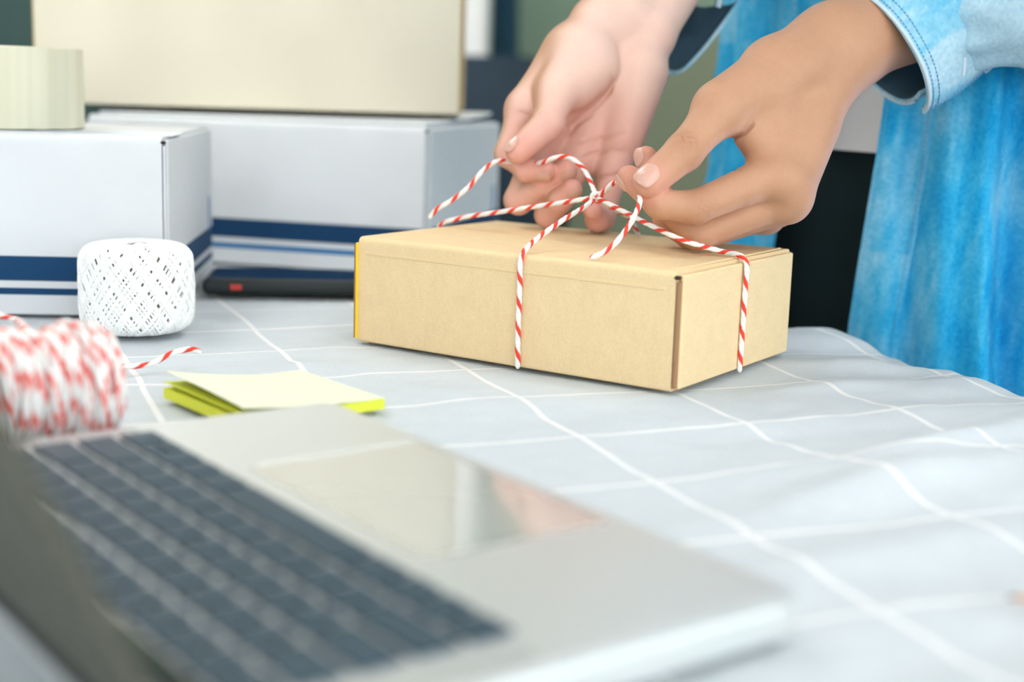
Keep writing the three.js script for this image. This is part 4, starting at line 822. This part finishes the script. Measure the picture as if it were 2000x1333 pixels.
  // sleeves and loose open cuffs
  function arm(cuffC, axis, wrist, elb, sh, o) {
    const a = axis.clone().normalize(), e1 = o.e1.clone().addScaledVector(a, -o.e1.dot(a)).normalize(); let e2 = a.clone().cross(e1); if (e2.dot(CZ) < 0) e2.negate();
    const flip = a.clone().cross(e1).dot(e2) < 0;
    const T0 = o.t0 ?? 0.03, T1 = Math.PI * 2 + 0.25, Lc = o.len ?? 0.060;
    const pt = (th, s, out = 0) => {
      const end = Math.exp(-((th / 0.55) ** 2)), inside = sstep(5.6, T1, th), tail = (o.dropEnd ?? 0) ? Math.exp(-(((T1 - th) / 0.6) ** 2)) : 0, r = o.r - (o.dropEnd ? 0 : 0.004) * inside + o.flare * end + 0.007 * tail + 0.0018 * Math.sin(th * 3 + s * 60) + 0.003 * (s / Lc) * (1 - end) + 0.0014 * Math.sin(th * 8) * (s / Lc) + out;
      return cuffC.clone().addScaledVector(a, s + (o.tilt ?? 0) * Math.sin(th) * r * (1 - s / Lc) - (o.drop * Math.exp(-((th / 0.5) ** 2)) + (o.dropEnd ?? 0) * tail) * (1 - s / Lc)).addScaledVector(e1, Math.cos(th) * r).addScaledVector(e2, Math.sin(th) * r);
    };
    const sgn = flip ? -1 : 1;
    const prof = (u, v) => pt(T0 + (sgn > 0 ? u : 1 - u) * (T1 - T0), v * Lc);
    const sleeveC = [cuffC.clone().addScaledVector(a, Lc - 0.008), cuffC.clone().addScaledVector(a, Lc + 0.03).lerp(wrist.clone().lerp(elb, 0.62), 0.6), elb.clone(), elb.clone().lerp(sh, 0.5).addScaledVector(o.outDir, 0.02), sh.clone()];
    const cv = new THREE.CatmullRomCurve3(sleeveC, false, 'centripetal'), N = 90, fr = []; { let n0 = e1.clone(); for (let i = 0; i <= N; i++) { const t = cv.getTangentAt(i / N); n0 = n0.clone().addScaledVector(t, -n0.dot(t)).normalize(); fr.push([cv.getPointAt(i / N), n0, t.clone().cross(n0)]); } }
    const sl = (u, v) => { const i = Math.round(v * N), [p, n, b] = fr[i], th = u * Math.PI * 2 * (1), r = 0.0375 + 0.0275 * sstep(0.0, 0.26, v) + 0.024 * sstep(0.55, 1, v) + (0.0035 * Math.sin(v * 46 + 2 * Math.sin(th + v * 6)) + 0.0045 * nz(Math.cos(th) * 2, Math.sin(th) * 2, v * 17) + 0.002 * Math.sin(v * 90 + th * 2)) * sstep(0.02, 0.08, v) + 0.0022 * Math.exp(-((v / 0.09) ** 2)) * Math.sin(th * 11); return p.clone().addScaledVector(n, Math.cos(th) * r).addScaledVector(b, Math.sin(th) * r); };
    wpart('sleeve', shell(sl, 72, N, 0.0016, (u, v) => [u * 0.3 + 0.4, v * 0.6]), o.mat, shirt, root);
    const cf = wpart('cuff', shell(prof, 96, 16, 0.0026, (u, v) => [u * 0.28, v * Lc + 0.2]), o.mat, shirt, root, 'light denim cuff hanging open');
    const seam = []; for (let i = 0; i <= 60; i++) seam.push(pt(T0 + (T1 - T0 - 0.25) * i / 60, Lc - 0.0012, 0.0006)); wpart('cuff_seam', stringTube(seam, 0.0016, 8), frayed, cf, root, 'pale worn seam at the end of the cuff');
    wpart('cuff_inner_shade', shell((u, v) => pt(T0 + 0.01 + (sgn > 0 ? u : 1 - u) * (T1 - T0 - 0.02), 0.0015 + v * (Lc - 0.002), -0.0030), 96, 14, 0.0006, (u, v) => [u * 0.28, v * Lc]), cuffShade, cf, root, 'cuff inside with its shade painted dark');
    return { pt, T0, T1, Lc, cf };
  }
  {
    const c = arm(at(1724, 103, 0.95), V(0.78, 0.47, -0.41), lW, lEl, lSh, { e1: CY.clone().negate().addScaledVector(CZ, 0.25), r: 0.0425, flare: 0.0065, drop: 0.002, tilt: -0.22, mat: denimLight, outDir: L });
    const { pt, T0, T1, Lc, cf } = c, rows = [];
    for (const s of [0.0035, 0.0085]) rows.push(...stitchRow((t) => pt(T0 + 0.08 + t * 5.2, s, 0.0005), 78));
    for (const s of [0.06, 0.12]) rows.push(...stitchRow((t) => pt(T0 + s, 0.004 + t * (Lc - 0.01), 0.0005), 16));
    rows.push(...stitchRow((t) => pt(T0 + 0.08 + t * 5.2, Lc - 0.004, 0.0005), 78));
    tag(wpart('stitching', mergeGeometries(rows), thread, cf, root), null, null, null, 'stuff');
    const edge = []; for (let i = 0; i <= 60; i++) edge.push(pt(T0 + (T1 - T0 - 0.3) * i / 60, 0.0004, 0.0002)); wpart('cuff_edge', stringTube(edge, 0.0013, 8), frayed, cf, root, 'turned cuff edge');
    const hole = stringTube([pt(0.40, 0.030, 0.0006), pt(0.47, 0.031, 0.0009), pt(0.54, 0.032, 0.0009), pt(0.66, 0.0335, 0.0006)], 0.0014, 8); wpart('buttonhole', hole, frayed, cf, root, 'pale stitched buttonhole');
  }
  {
    const ax = rEl.clone().sub(rW);
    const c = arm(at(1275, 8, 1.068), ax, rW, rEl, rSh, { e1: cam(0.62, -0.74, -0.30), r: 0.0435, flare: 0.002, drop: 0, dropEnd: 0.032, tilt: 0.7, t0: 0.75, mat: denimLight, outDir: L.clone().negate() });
    const rows = []; for (const s of [0.0035, 0.0085]) rows.push(...stitchRow((t) => c.pt(c.T0 + 0.08 + t * 5.2, s, 0.0005), 78));
    tag(wpart('stitching', mergeGeometries(rows), thread, c.cf, root), null, null, null, 'stuff');
    const edge = []; for (let i = 0; i <= 60; i++) edge.push(c.pt(c.T0 + (c.T1 - c.T0 - 0.3) * i / 60, 0.0004, 0.0002)); wpart('cuff_edge', stringTube(edge, 0.0013, 8), frayed, c.cf, root, 'turned cuff edge');
  }
}

renderer.render(scene, camera);
